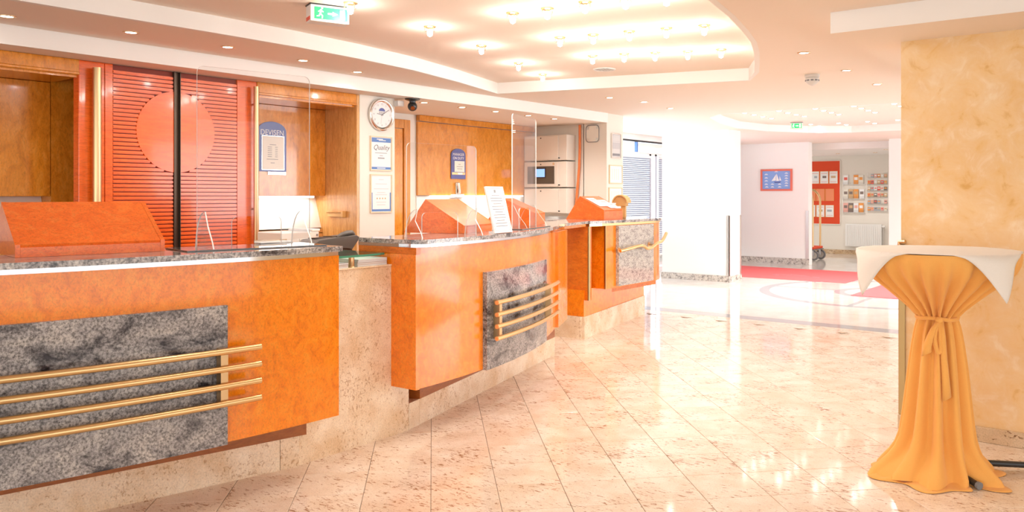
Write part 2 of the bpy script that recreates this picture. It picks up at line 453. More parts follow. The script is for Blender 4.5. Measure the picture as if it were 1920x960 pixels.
# cut band tiles closing the field towards the grey border
obj('tile', rest, 'tile', floor, kind='stuff')
obj('paving_band', box(bmn(), -7.3, 4.4, 8.36, 8.62, -0.0065, -0.0003), 'tile', floor)
obj('border_band', box(bmn(), -7.3, 4.4, 8.625, 8.86, -0.0065, 0.0), 'inlay', floor)
obj('lobby_paving', box(bmn(), -9, 4.4, 8.865, 20.1, -0.0065, 0.0), 'far_stone', floor)
def annulus(cx, cy, r0, r1, a0=0, a1=2*PI, n=72):
    bm = bmn()
    L = [(cx+r1*math.cos(a0+(a1-a0)*i/n), cy+r1*math.sin(a0+(a1-a0)*i/n)) for i in range(n+1)]
    K = [(cx+r0*math.cos(a0+(a1-a0)*i/n), cy+r0*math.sin(a0+(a1-a0)*i/n)) for i in range(n+1)]
    return ring_walls(bm, L, K, -0.004, 0.0009)
obj('inlay_ring', annulus(-3.1, 12.0, 1.56, 1.70), 'inlay', floor)
obj('inlay_ring', annulus(-3.1, 12.0, 0.52, 0.66), 'inlay', floor)
for a in (PI, PI/2, -PI/2, 0):
    bm = bmn(); box(bm, 0.66, 1.56, -0.035, 0.035, -0.004, 0.0008, 0, Matrix.Translation((-3.1, 12.0, 0)) @ Matrix.Rotation(a, 4, 'Z'))
    obj('inlay_spoke', bm, 'inlay', floor)

# ---- ceiling with two recesses
REC1 = [(-4.87, 1.79), (-4.86, 2.3), (-4.84, 2.9), (-4.84, 3.5), (-4.88, 4.1), (-4.97, 4.75), (-5.16, 5.5), (-5.44, 6.38),
        (-2.97, 6.97), (-2.74, 6.55), (-2.55, 6.1), (-2.37, 5.66), (-2.22, 5.25), (-2.11, 4.85), (-2.0, 4.4), (-1.92, 3.98), (-1.86, 3.4), (-1.9, 2.7), (-2.1, 1.9), (-2.4, 1.2), (-2.9, 0.7), (-3.6, 0.5), (-4.3, 0.7), (-4.75, 1.2)]
REC2 = [(-4.55, 9.75), (-4.82, 10.1), (-5.08, 11.0), (-5.25, 12.0), (-5.12, 12.8), (-4.7, 13.5), (-4.1, 13.9), (2.6, 13.9), (2.6, 9.75)]
def ccw(p):
    a = sum(p[i][0]*p[(i+1) % len(p)][1]-p[(i+1) % len(p)][0]*p[i][1] for i in range(len(p)))
    return p if a > 0 else p[::-1]
REC1 = ccw(REC1); REC2 = ccw(REC2)
outer = [(-9, -4.2), (4.5, -4.2), (4.5, 20.1), (-9, 20.1)]
def slab_holes(z, outer, holes):
    bm = bmn(); loops = [[Vector((x, y, z)) for x, y in l] for l in [outer]+holes]
    flatp = [p for l in loops for p in l]; vs = [bm.verts.new(p) for p in flatp]
    for t in tessellate_polygon(loops):
        try: bm.faces.new([vs[i] for i in t])
        except ValueError: pass
    return bm
ceil = struct('ceiling', slab_holes(CEIL, outer, [REC1, REC2]), 'ceiling')
def rim(name, poly):
    bm = bmn(); P2 = poly+[poly[0]]
    ring_walls(bm, P2, offset(P2, 0.04), CEIL-0.0005, UP)
    return obj(name, bm, 'white', ceil)
rim('recess_fascia', REC1); rim('recess_fascia', REC2)
for rc in (REC1, REC2):
    xs = [p[0] for p in rc]; ys = [p[1] for p in rc]
    obj('recess_ceiling', box(bmn(), min(xs)-.15, max(xs)+.15, min(ys)-.15, max(ys)+.15, UP, UP+0.05), 'ceiling', ceil)
obj('roof_slab', box(bmn(), -9, 4.5, -4.2, 20.1, UP+0.06, UP+0.2), 'white', ceil)

# left bulkhead: white fascia and its underside
tag(struct('trim_1', box(bmn(), -5.64, -5.62, -4.2, 8.75, SOFF, CEIL), 'white'))
struct('ceiling_bulkhead', box(bmn(), -7.4, -5.64, -4.2, 8.75, SOFF, SOFF+0.03), 'ceiling')
# right bulkhead over the yellow wall
bm = bmn(); box(bm, -1.49, 4.5, 4.65, 7.6, SOFF, CEIL+0.02)
for f_ in bm.faces:
    if f_.calc_center_median().z < SOFF+0.001: f_.material_index = 1
struct('ceiling_soffit', bm, ['white', 'ceiling'])

# ---- left walls
struct('wall_left', box(bmn(), -6.85, -6.66, -4.2, 4.94, 0, CEIL), 'wall')
struct('wall_pier', box(bmn(), -6.85, -5.86, 4.94, 5.362, 0, SOFF+0.01), 'wall')
struct('wall_back', box(bmn(), -7.05, -6.86, 5.36, 8.95, 0, SOFF+0.01), 'wall')
struct('wall_end', box(bmn(), -6.86, -5.99, 8.75, 8.95, 0, SOFF+0.01), 'wall')
struct('wall_column', box(bmn(), -6.0, -5.64, 8.75, 9.143, 0, CEIL), 'wall')
struct('wall_link', box(bmn(), -7.4, -6.0, 8.96, 9.1, 0, CEIL), 'wall')
# ---- yellow wall at the right with skirting and corner guard
struct('wall_right', box(bmn(), -1.23, 4.5, 5.15, 5.42, 0, SOFF+0.01), 'stucco')
struct('baseboard_right', bevel(box(bmn(), -1.245, 4.5, 5.13, 5.149, 0, 0.085), 0.003), 'skirting')
cg = struct('trim_2', bevel(box(bmn(), -1.243, -1.205, 5.138, 5.149, 0.085, 1.10), 0.003), 'old_brass')
bm = bmn(); tube(bm, [(-1.236, 5.135, 1.09), (-1.236, 5.135, 1.115), (-1.20, 5.125, 1.118)], 0.012, 10)
obj('guard_cap', bm, 'brass', cg)
# ---- far lobby
pil = struct('wall_pillar', box(bmn(), -6.665, -5.465, 12.05, 12.5, 0, CEIL), 'white')
bm = bmn(); box(bm, -6.68, -5.45, 12.035, 12.515, 0, 0.10); obj('pillar_skirting', bm, 'granite_base', pil)
for (x0, x1, y0, y1) in ((-5.50, -5.455, 12.04, 12.05), (-5.465, -5.455, 12.04, 12.085), (-5.465, -5.455, 12.46, 12.51)):
    obj('corner_guard', box(bmn(), x0, x1, y0, y1, 0.10, 1.06), 'steel', pil)
struct('wall_far', box(bmn(), -9, -5.54, 15.93, 16.15, 0, CEIL), 'white')
struct('baseboard_far', box(bmn(), -9, -5.525, 15.915, 15.93, 0, 0.12), 'granite_base')
struct('trim_3', box(bmn(), -5.59, -5.53, 15.92, 15.93, 0.12, 1.07), 'steel')
struct('wall_far_pier', box(bmn(), -4.02, 4.5, 15.93, 16.15, 0, CEIL), 'white')
struct('wall_alcove', box(bmn(), -9, -2, 19.35, 19.5, 0, CEIL), 'wall')
struct('ceiling_alcove', box(bmn(), -9, -2, 16.6, 19.35, 2.30, 2.33), 'white')
struct('trim_4', box(bmn(), -9, -2, 16.5, 16.6, 2.30, CEIL), 'white')
struct('baseboard_alcove', box(bmn(), -9, -2.0, 19.33, 19.35, 0, 0.10), 'skirting')

# ---- glazed street front left of the pillar
win = thing('window_1', (-7.27, 12.0, 0), kind='structure')
WX = -7.27
obj('window_sill', box(bmn(), WX-0.06, WX+0.06, 9.1, 15.9, 0, 0.10), 'plastic', win)
for yb in (9.13, 11.0, 12.66, 12.86, 14.5, 15.86):
    obj('mullion', box(bmn(), WX-0.03, WX+0.03, yb-0.03, yb+0.03, 0.10, 2.11), 'frame_grey', win)
obj('transom', box(bmn(), WX-0.03, WX+0.03, 9.1, 15.9, 2.08, 2.13), 'plastic', win)
obj('head_rail', box(bmn(), WX-0.03, WX+0.03, 9.1, 15.9, 2.305, 2.335), 'dark', win)
obj('lintel', box(bmn(), WX-0.05, WX+0.05, 9.1, 15.9, 2.336, CEIL), 'white', win)
obj('transom_bar', box(bmn(), WX-0.02, WX+0.03, 12.20, 12.235, 2.13, 2.305), 'blue_soft', win)
for (a, b) in ((9.16, 10.97), (11.03, 12.63), (12.89, 14.47), (14.53, 15.83)):
    obj('pane', box(bmn(), WX-0.008, WX-0.002, a, b, 0.10, 2.08), 'window_glass', win)
obj('transom_pane', box(bmn(), WX-0.008, WX-0.002, 9.16, 15.83, 2.13, 2.305), 'window_glass', win)
BL = ['white venetian blind in the window bay nearest the framed column', 'white venetian blind in the second window bay behind the framed column',
      'white venetian blind in the window bay half hidden by the white pillar', 'white venetian blind in the window bay behind the white pillar']
for n, (a, b) in enumerate(((9.2, 10.95), (11.05, 12.6), (12.92, 14.45), (14.55, 15.8))):
    t = thing('venetian_blind', (WX+0.06, (a+b)/2, 0.3), 0, BL[n], 'blind', 'street window blinds')
    bm = bmn(); z = 0.34
    while z < 2.02:
        quad(bm, (WX+0.045, a, z), (WX+0.065, a, z+0.024), (WX+0.065, b, z+0.024), (WX+0.045, b, z)); z += 0.034
    obj('slats', bm, 'blind', t, kind='stuff')
    obj('head_rail', box(bmn(), WX+0.04, WX+0.08, a, b, 2.03, 2.075), 'plastic', t)
    obj('bottom_rail', box(bmn(), WX+0.045, WX+0.075, a, b, 0.30, 0.325), 'plastic', t)

# ================================================================== LEFT BACK WALL JOINERY
XB = -5.86; XC = -6.30
def wall_cabinet(y0, y1, label, cheek=True, lit=True):
    t = thing('wall_cabinet', (XB, (y0+y1)/2, 1.0), 0, label, 'cabinet')
    yf = y1; yd = y1-0.002
    obj('door', bevel(box(bmn(), XC-0.36, XC, y0+0.002, yd, 1.385, 2.188), 0.002), 'cabinet', t)
    obj('header', bevel(box(bmn(), XB-0.03, XB, y0, yf, 2.225, SOFF-0.002), 0.002), 'cabinet', t)
    obj('header_moulding', bevel(box(bmn(), XB-0.05, XB+0.008, y0, yf, 2.205, 2.225), 0.004), 'cabinet', t)
    obj('header_return', box(bmn(), XC-0.1, XB-0.03, y0, y1, 2.19, 2.205), 'cabinet', t)
    # leaning light panel under the doors
    bm = bmn(); extr(bm, [(-6.46, y0, 1.385), (-6.48, y0, 1.385), (-6.385, y0, 1.085), (-6.365, y0, 1.085)], (0, y1-y0, 0)); obj('backsplash', bm, 'white', t)
    bm = bmn()
    for k in range(9):
        box(bm, -6.365, -6.345, y0, y1, 0.72+k*0.04, 0.72+k*0.04+0.033)
    obj('slatted_panel', bm, 'pale_wood', t, kind='stuff')
    obj('lower_cupboard', box(bmn(), -6.62, -6.37, y0, y1, 0.0, 0.72), 'cabinet', t)
    if lit:
        obj('light_strip', box(bmn(), -6.40, -6.34, y0+0.1, y1-0.1, 1.365, 1.383), 'lamp_soft', t)
        l = bpy.data.lights.new('under_cabinet_tube', 'AREA'); l.shape = 'RECTANGLE'; l.size = 0.06; l.size_y = (y1-y0)*0.8; l.energy = 1.6; l.color = (1, 0.97, 0.9)
        lo = bpy.data.objects.new('under_cabinet_tube', l); C.objects.link(lo); lo.parent = t
        lo.location = Vector((-6.37, (y0+y1)/2, 1.362))-Vector(t.location)
    if cheek:
        obj('cheek', bevel(box(bmn(), -6.6, XB+0.004, yf, yf+0.03, 0.0, SOFF-0.002), 0.002), 'pale_wood' if cheek == 2 else 'cabinet', t)
    return t
wc1 = wall_cabinet(0.4, 2.53, 'brown burl wall cabinet behind the near counter, left of the red shutters', 0, False)
struct('wall_niche', box(bmn(), -6.66, XC, 2.532, 2.80, 0, SOFF-0.002), 'cabinet')
wc2 = wall_cabinet(3.885, 4.90, 'orange wood wall cabinet carrying the blue arched sign, right of the red shutters', 2)
struct('trim_5', bevel(box(bmn(), -5.95, XB+0.006, 4.932, 4.945, 0, SOFF-0.001), 0.002), 'cream_paper')
# shutters
def shutter(y0, y1, yc, label):
    t = thing('red_shutter', (XB-0.02, (y0+y1)/2, 0.05), 0, label, 'shutter', 'red slatted shutters')
    obj('panel', box(bmn(), XB-0.07, XB-0.024, y0, y1, 0.05, SOFF-0.004), 'groove', t)
    bm = bmn(); zc = 1.86; R = 0.30; z = 0.12; pitch = 0.0295
    fl0, fl1 = (y0+0.055, y1-0.004) if yc > y1 else (y0+0.004, y1-0.075)
    while z < 2.26:
        dz = z+0.011-zc; a, b = fl0, fl1
        if abs(dz) < R:
            half = math.sqrt(R*R-dz*dz)
            if yc > y1: b = min(b, yc-half)
            else: a = max(a, yc+half)
        if b-a > 0.01:
            box(bm, XB-0.026, XB-0.004, a, b, z, z+0.0235)
        z += pitch
    bmesh.ops.bevel(bm, geom=[e for e in bm.edges if abs(e.verts[0].co.y-e.verts[1].co.y) > 0.01 and e.verts[0].co.x > XB-0.006], offset=0.0055, segments=2, affect='EDGES')
    obj('slats', bm, 'lacquer', t, kind='stuff')
    # smooth half disc between the slats
    bm = bmn(); pts = []
    for k in range(25):
        a = -PI/2+PI*k/24
        yy = yc+(-1 if yc > y1 else 1)*R*math.cos(a); zz = zc+R*math.sin(a)
        yy = min(max(yy, y0), y1); pts.append((XB-0.026, yy, zz))
    extr(bm, pts, (0.022, 0, 0)); obj('half_disc', bm, 'lacquer', t)
    if yc > y1: obj('plain_border', box(bmn(), XB-0.024, XB-0.004, y0, fl0-0.004, 0.05, SOFF-0.004), 'lacquer', t)
    else: obj('plain_border', box(bmn(), XB-0.024, XB-0.004, fl1+0.004, y1, 0.05, SOFF-0.004), 'lacquer', t)
    return t
shutter(2.70, 3.19, 3.215, 'glossy red slatted shutter left of the dark vertical gap')
shutter(3.24, 3.78, 3.215, 'glossy red slatted shutter right of the dark vertical gap')
ch = thing('shutter_channel', (XB, 3.215, 0), 0, 'dark bronze vertical channel between the two red shutters', 'channel')
obj('channel_web', box(bmn(), XB-0.05, XB-0.02, 3.19, 3.24, 0.05, SOFF-0.003), 'bronze', ch)
for yy in (3.19, 3.2355): obj('channel_lip', box(bmn(), XB-0.02, XB+0.004, yy, yy+0.0045, 0.05, SOFF-0.003), 'bronze', ch)
for (a, b, lab) in ((2.53, 2.70, 'red lacquered post left of the red shutters'), (3.78, 3.885, 'red lacquered post right of the red shutters')):
    t = thing('shutter_post', (XB-0.03, (a+b)/2, 0), 0, lab, 'post', 'posts framing the shutters')
    obj('shaft', bevel(box(bmn(), XB-0.09, XB-0.008, a, b, 0, SOFF-0.002), 0.004), 'lacquer', t)
    obj('edge_bead', bevel(box(bmn(), XB-0.012, XB-0.0068, a, a+0.02, 0, SOFF-0.002), 0.003), 'lacquer', t)
    yt = 2.625 if a < 3 else 3.845
    br = bmn(); tube(br, [(XB+0.045, yt, 0.2), (XB+0.045, yt, 1.2), (XB+0.045, yt, 2.262)], 0.0275 if a < 3 else 0.021, 18)
    p = thing('brass_tube', (XB+0.045, yt, 0.2), 0, ('vertical brass tube at the left edge of the red shutters' if a < 3 else 'vertical brass tube between the red shutters and the blue arched sign'), 'tube', 'vertical brass tubes')
    obj('pipe', br, 'brass', p, True)
    for zz in (0.6, 1.28, 2.12):
        bm = bmn(); tube(bm, [(XB-0.0065, yt, zz), (XB+0.045, yt, zz)], 0.008, 8); obj('bracket', bm, 'brass', p)

# blue arched notice boards
def arched_sign(name, loc, wd, ht, label, lines, sheet, tsize, facing='+X'):
    global FS
    fm = face_frame(loc, facing); t = thing(name, loc, 0, label, 'sign')
    pts = [(-wd/2, 0), (wd/2, 0), (wd/2, ht*0.80)]
    for k in range(1, 16):
        a = PI*k/16; pts.append((wd/2*math.cos(a), ht*0.80+ht*0.20*math.sin(a)))
    pts.append((-wd/2, ht*0.80))
    bm = bmn(); extr(bm, [fm @ Vector((x, y, 0)) for x, y in pts], (fm.to_3x3() @ Vector((0, 0, 0.012)))); bd = obj('board', bm, 'blue', t)
    for i, s in enumerate(lines): put_text('lettering', s, tsize, fm, 0, ht*0.805-i*tsize*1.0 if len(lines) > 1 else ht*0.775, 'paper', bd, z=0.0128, sx=0.92)
    x0, x1, y0, y1 = sheet
    bm = bmn(); flat(bm, fm, x0, x1, y0, y1, 0.012, 0.017); obj('sheet_holder', bm, 'silver', t)
    bm = bmn(); flat(bm, fm, x0+0.005, x1-0.005, y0+0.005, y1-0.005, 0.017, 0.018); FS = obj('sheet', bm, 'cream_paper', t)
    return t, fm
YS = 4.316
t, fm = arched_sign('exchange_rate_sign', (XC+0.001, YS, 1.60), 0.288, 0.44, 'blue arched DEVISEN sign with a white rate sheet on the wall cabinet', ['DEVISEN'], (-0.108, 0.12, 0.012, 0.315), 0.068)
rows = [(-0.03, 0.035, 0.235)]
for k in range(6): rows += [(-0.05, -0.008, 0.215-k*0.017), (0.025, 0.05, 0.215-k*0.017)]
rows += [(-0.06, 0.055, 0.107), (-0.02, 0.02, 0.075)]
text_lines('print_lines', fm, rows, 'ink', FS, 0.0045, 0.0186)
bm = bmn(); flat(bm, fm, -0.04, 0.144, -0.028, -0.003, 0, 0.006); obj('strip_holder', bm, 'silver', t)
XP = -6.855
t, fm = arched_sign('manager_on_duty_sign', (XP+0.003+0.03, 7.26, 1.585), 0.25, 0.365, 'blue arched MANAGER ON DUTY sign on the wood panel behind the middle counter', ['MANAGER', 'ON DUTY'], (-0.075, 0.10, 0.085, 0.215), 0.046)
text_lines('print_lines', fm, [(-0.01, 0.03, 0.175), (-0.04, 0.07, 0.148), (-0.03, 0.06, 0.120)], 'ink', FS, 0.006, 0.0186)
bm = bmn(); flat(bm, fm, -0.115, 0.11, 0.050, 0.078, 0.012, 0.016); obj('slot_strip', bm, 'gold', t)
bm = bmn(); flat(bm, fm, -0.02, 0.065, 0.052, 0.075, 0.016, 0.018); obj('name_strip', bm, 'plastic', t)

# big wood panel and lit back board behind the middle counter
wp = thing('wood_wall_panel', (-6.85, 7.4, 1.0), 0, 'large orange burl wall panel behind the middle counter', 'panel')
obj('burl_board', bevel(box(bmn(), -6.855, XP+0.03, 6.60, 8.74, 1.385, 2.235), 0.002), 'cabinet', wp)
obj('top_moulding', bevel(box(bmn(), -6.855, XP+0.06, 6.60, 8.74, 2.24, SOFF-0.002), 0.003), 'cabinet', wp)
obj('lit_backboard', box(bmn(), -6.857, XP+0.006, 6.60, 8.74, 1.0, 1.38), 'white', wp)
obj('light_strip', box(bmn(), -6.84, -6.80, 6.8, 8.5, 1.368, 1.383), 'lamp_soft', wp)
hp = thing('wall_handset', (XP+0.03, 7.26, 1.40), 0, 'small white handset hanging under the MANAGER ON DUTY sign', 'handset')
bm = bmn(); tube(bm, [(XP+0.06, 7.255, 1.41), (XP+0.07, 7.245, 1.47), (XP+0.06, 7.235, 1.53)], [0.022, 0.014, 0.024], 10); obj('grip', bm, 'plastic', hp, True)
obj('cradle', bevel(box(bmn(), XP+0.03, XP+0.045, 7.22, 7.28, 1.40, 1.54), 0.004), 'silver', hp)
sc = thing('socket_box', (XP+0.01, 7.2, 1.37), 0, 'white socket box below the wood panel behind the middle counter', 'socket')
obj('cover', bevel(box(bmn(), XP+0.01, XP+0.05, 7.14, 7.36, 1.355, 1.40), 0.004), 'plastic', sc)
obj('switch', box(bmn(), XP+0.05, XP+0.056, 7.18, 7.23, 1.365, 1.39), 'paper', sc)
# door left of the panel
d = thing('door_1', (-6.85, 6.2, 0), kind='structure')
for (a, b, z0, z1) in ((5.50, 5.59, 0, 2.24), (6.39, 6.485, 0, 2.24), (5.59, 6.39, 2.14, 2.24)):
    obj('door_frame', bevel(box(bmn(), -6.858, -6.825, a, b, z0, z1), 0.004), 'door_wood', d)
dl = obj('door_leaf', box(bmn(), -6.858, -6.842, 5.60, 6.38, 0.01, 2.135), 'cabinet', d)
obj('door_handle', tube(bmn(), [(-6.842, 5.68, 1.05), (-6.80, 5.68, 1.05), (-6.80, 5.80, 1.05)], 0.009, 8), 'brass', dl)

# key rail on the cheek of the cabinet
kr = thing('key_rail', (-6.12, 4.897, 1.19), 0, 'small wooden key rail with hooks on the pale cabinet cheek', 'rail')
obj('rail_board', bevel(box(bmn(), -6.24, -6.03, 4.875, 4.899, 1.19, 1.235), 0.002), 'beech', kr)
obj('end_block', bevel(box(bmn(), -6.03, -6.005, 4.86, 4.899, 1.185, 1.245), 0.003), 'beech', kr)
for k in range(10):
    bm = bmn(); x = -6.23+k*0.021; tube(bm, [(x, 4.875, 1.228), (x, 4.86, 1.226), (x, 4.858, 1.236)], 0.003, 6); obj('hook', bm, 'brass', kr)

# wall clock and certificates on the clock wall
ck = thing('wall_clock', (XB, 5.189, 2.145), 0, 'round silver wall clock with white dial and blue emblem', 'clock')
ckf = face_frame((XB, 5.186, 2.142), '+X')
bm = bmn(); lathe(bm, [(0.0, 0.0), (0.150, 0.0), (0.153, 0.012), (0.149, 0.026), (0.140, 0.032), (0.130, 0.030), (0.120, 0.022), (0.120, 0.018), (0.0, 0.018)], 48); bm.transform(ckf); obj('case', bm, 'silver', ck, True)
bm = bmn(); lathe(bm, [(0.0, 0.0195), (0.119, 0.0195)], 48); bm.transform(ckf); dial = obj('dial', bm, 'paper', ck)
for h in range(1, 13):
    a = PI/2-h*PI/6
    put_text('numeral', str(h), 0.026, ckf, 0.098*math.cos(a), 0.098*math.sin(a), 'ink_light', dial, z=0.0205)
bm = bmn(); pts = [(0.038*math.cos(PI*k/14), 0.034+0.03*math.sin(PI*k/14)) for k in range(15)]
extr(bm, [ckf @ Vector((x, y, 0.020)) for x, y in pts], ckf.to_3x3() @ Vector((0, 0, 0.0006))); obj('emblem', bm, 'blue', dial)
bm = bmn()
for k in range(4): flat(bm, ckf, -0.034+k*0.018, -0.034+k*0.018+0.003, 0.010, 0.030, 0.020, 0.0206); flat(bm, ckf, -0.034+k*0.018+0.008, -0.034+k*0.018+0.011, 0.010, 0.030, 0.020, 0.0206)
obj('emblem_lettering', bm, 'ink', dial, kind='stuff')
def hand(name, ang, ln, wdt, mat='ink'):
    bm = bmn(); box(bm, -0.015, ln, -wdt/2, wdt/2, 0.022, 0.0232, 0, ckf @ Matrix.Rotation(ang, 4, 'Z')); obj(name, bm, mat, ck)
hand('hour_hand', math.radians(172), 0.062, 0.006); hand('minute_hand', math.radians(32), 0.092, 0.005); hand('second_hand', math.radians(-100), 0.085, 0.0015, 'ink_light')
bm = bmn(); lathe(bm, [(0, 0.024), (0.006, 0.024), (0.006, 0.0195)], 12); bm.transform(ckf); obj('hub', bm, 'ink', ck)

def framed(name, y0, y1, z0, z1, x, label, cat, frame='pale_frame', border=0.010, sheet='paper', facing='+X', group=None, dpt=0.016):
    if facing == '+X': loc = (x, (y0+y1)/2, z0); 
    else: loc = ((y0+y1)/2, x, z0)
    t = thing(name, loc, 0, label, cat, group); fm = face_frame(loc, facing); wd = y1-y0; ht = z1-z0
    for (a, b, c, e) in ((-wd/2, wd/2, 0, border), (-wd/2, wd/2, ht-border, ht), (-wd/2, -wd/2+border, border, ht-border), (wd/2-border, wd/2, border, ht-border)):
        bm = bmn(); flat(bm, fm, a, b, c, e, 0, dpt); obj('frame_bar', bm, frame, t)
    bm = bmn(); flat(bm, fm, -wd/2+border, wd/2-border, border, ht-border, 0, dpt*0.5); global FS
    FS = obj('sheet', bm, sheet, t)
    return t, fm, wd, ht, dpt*0.5
t, fm, wd, ht, zz = framed('certificate', 5.055, 5.318, 1.618, 1.940, XB, 'framed certificate reading Quality in script, with blue bands, below the clock', 'certificate')
bm = bmn(); flat(bm, fm, -wd/2+0.014, wd/2-0.014, ht-0.055, ht-0.014, zz, zz+0.001); obj('blue_band', bm, 'blue_soft', FS)
bm = bmn(); flat(bm, fm, -wd/2+0.014, wd/2-0.014, 0.014, 0.036, zz, zz+0.001); obj('blue_band', bm, 'blue_soft', FS)
put_text('lettering', 'Quality', 0.066, fm, 0, ht-0.105, 'ink', FS, 0.35, zz+0.001)
text_lines('print_lines', fm, [(-0.055, 0.02, ht-0.027), (-0.03, 0.055, ht-0.037), (-0.05, 0.05, 0.025)], 'paper', FS, 0.007, zz+0.0016)
text_lines('print_lines', fm, [(-0.075, 0.07, ht-0.155), (-0.04, 0.04, ht-0.200), (-0.04, 0.04, ht-0.206), (-0.02, 0.02, ht-0.18)], 'ink', FS, 0.0045, zz+0.0011)
t, fm, wd, ht, zz = framed('certificate', 5.055, 5.318, 1.225, 1.585, XB, 'framed certificate with a blue lower border, lowest on the clock wall', 'certificate')
for (a, b, c, e) in ((-wd/2+0.014, wd/2-0.014, 0.014, 0.034), (-wd/2+0.014, -wd/2+0.026, 0.034, 0.19), (wd/2-0.026, wd/2-0.014, 0.034, 0.19)):
    bm = bmn(); flat(bm, fm, a, b, c, e, zz, zz+0.001); obj('blue_border', bm, 'blue_soft', FS)
text_lines('print_lines', fm, [(-0.03, 0.03, ht-0.05), (-0.07, 0.07, ht-0.09), (-0.09, 0.09, ht-0.135), (-0.05, 0.05, ht-0.17), (-0.07, 0.07, ht-0.19), (-0.06, 0.06, 0.10), (-0.05, 0.05, 0.075)], 'ink_light', FS, 0.004, zz+0.0011)
bm = bmn()
for k in range(4): lathe(bm, [(0, 0), (0.009, 0)], 5, (-0.05+k*0.033, 0.135, zz+0.0015))
bm.transform(fm); obj('stars', bm, 'b_tan', FS, kind='stuff')

# detector on the clock wall corner and dome camera
dt = thing('motion_detector', (-5.80, 5.36, 2.24), 0, 'small white box detector at the top corner beside the clock', 'detector')
obj('housing', bevel(box(bmn(), -5.86, -5.79, 5.345, 5.42, 2.235, 2.29), 0.006), 'plastic', dt)
obj('arm', box(bmn(), -5.90, -5.86, 5.36, 5.39, 2.255, 2.275), 'gold', dt)
dc = thing('dome_camera', (-5.71, 5.45, 2.2), 0, 'black dome camera under the bulkhead beside the clock', 'camera')
bm = bmn(); lathe(bm, [(0, 0.11), (0.072, 0.11), (0.072, 0.10), (0.055, 0.092), (0.03, 0.085), (0.028, 0.07)], 24, (-5.71, 5.45, SOFF-0.11)); obj('mount', bm, 'dark', dc, True)
bm = bmn(); bmesh.ops.create_uvsphere(bm, u_segments=20, v_segments=12, radius=0.046, matrix=Matrix.Translation((-5.71, 5.45, SOFF-0.075))); obj('ball', bm, 'dark', dc, True)
bm = bmn(); tube(bm, [(-5.69, 5.43, SOFF-0.085), (-5.665, 5.41, SOFF-0.098)], 0.02, 12); obj('lens', bm, 'chrome', dc)

# key locker on the end wall, cable and antenna loop
lk = thing('key_locker', (-6.45, 8.65, 1.15), 0, 'cream wall locker in three modules with a lit blue screen', 'locker')
LY = 8.546
for (z0, z1) in ((1.15, 1.475), (1.49, 1.825), (1.84, 2.17)):
    mod = obj('module', bevel(box(bmn(), -6.82, -6.119, LY, 8.748, z0, z1), 0.004), 'locker', lk)
    dr = obj('door', bevel(box(bmn(), -6.81, -6.25, LY-0.012, LY-0.001, z0+0.012, z1-0.012), 0.003), 'locker', lk)
    for zz in (z0+0.03, z1-0.035):
        bm = bmn(); tube(bm, [(-6.53 if zz > z0+0.1 else -6.235, LY-0.001, zz), (-6.53 if zz > z0+0.1 else -6.235, LY-0.02, zz)], 0.008, 8); obj('lock', bm, 'dark', dr)
fas = obj('fascia', box(bmn(), -6.75, -6.31, LY-0.018, LY-0.012, 1.535, 1.765), 'screen_dark', lk)
obj('screen', box(bmn(), -6.615, -6.46, LY-0.024, LY-0.018, 1.625, 1.73), 'screen', fas)
obj('screen_bezel', box(bmn(), -6.63, -6.445, LY-0.021, LY-0.0185, 1.61, 1.745), 'dark', fas)
bm = bmn(); tube(bm, [(-6.32, LY-0.012, 1.795), (-6.32, LY-0.02, 1.795)], 0.014, 12); obj('button', bm, 'b_tan', fas)
cb = thing('hanging_cable', (-6.07, 8.72, 1.2), 0, 'orange cable hanging down the wall beside the key locker', 'cable')
bm = bmn(); tube(bm, [(-6.035, 8.72, 2.30), (-6.035, 8.72, 2.0), (-6.045, 8.72, 1.75), (-6.075, 8.72, 1.45), (-6.095, 8.72, 1.25), (-6.098, 8.72, 1.05)], 0.017, 8); obj('cord', bm, 'cable', cb, True)
an = thing('antenna_panel', (-5.84, 8.73, 2.06), 0, 'white rounded panel with dark rim on the wall right of the orange cable', 'panel')
bm = bmn(); P = [(-5.94, 2.07), (-5.74, 2.07), (-5.74, 2.285), (-5.94, 2.285)]
box(bm, -5.935, -5.745, 8.722, 8.748, 2.075, 2.28); bmesh.ops.bevel(bm, geom=[e for e in bm.edges if abs(e.verts[0].co.y-e.verts[1].co.y) > 0.01], offset=0.045, segments=5, affect='EDGES'); obj('plate', bm, 'wall', an)
lp = []
for (cx_, cz_, a0) in ((-5.785, 2.24, 0), (-5.895, 2.24, 1), (-5.895, 2.115, 2), (-5.785, 2.115, 3)):
    for k in range(6): a = a0*PI/2+k*PI/10; lp.append((cx_+0.045*math.cos(a), 8.722, cz_+0.045*math.sin(a)))
bm = bmn(); tube(bm, lp+[lp[0]], 0.005, 6); obj('rim', bm, 'rubber', an)

# three frames on the column
CL = ['silver framed print, topmost of the three on the white column', 'gold framed certificate, middle of the three on the white column', 'gold framed certificate, lowest of the three on the white column']
for n, (y0, y1, z0, z1, fr) in enumerate(((8.85, 9.08, 1.865, 2.185, 'silver'), (8.80, 9.115, 1.535, 1.775, 'pale_frame'), (8.79, 9.11, 1.26, 1.485, 'pale_frame'))):
    t, fm, wd, ht, zz = framed('wall_frame', y0, y1, z0, z1, -5.64, CL[n], 'picture', fr, 0.012, 'paper2' if n == 0 else 'paper', group='frames on the white column')
    if n == 0:
        for k, (c, e) in enumerate(((0.03, 0.06), (0.12, 0.2), (0.215, 0.22))):
            bm = bmn(); flat(bm, fm, -0.09, 0.09, c, e, zz, zz+0.001); obj('print_band', bm, 'ink_light' if k else 'ink', FS)
    else:
        text_lines('print_lines', fm, [(-0.1+0.05*k, -0.08+0.05*k, ht/2) for k in range(4)], 'cream_paper', FS, ht*0.6, zz+0.001)

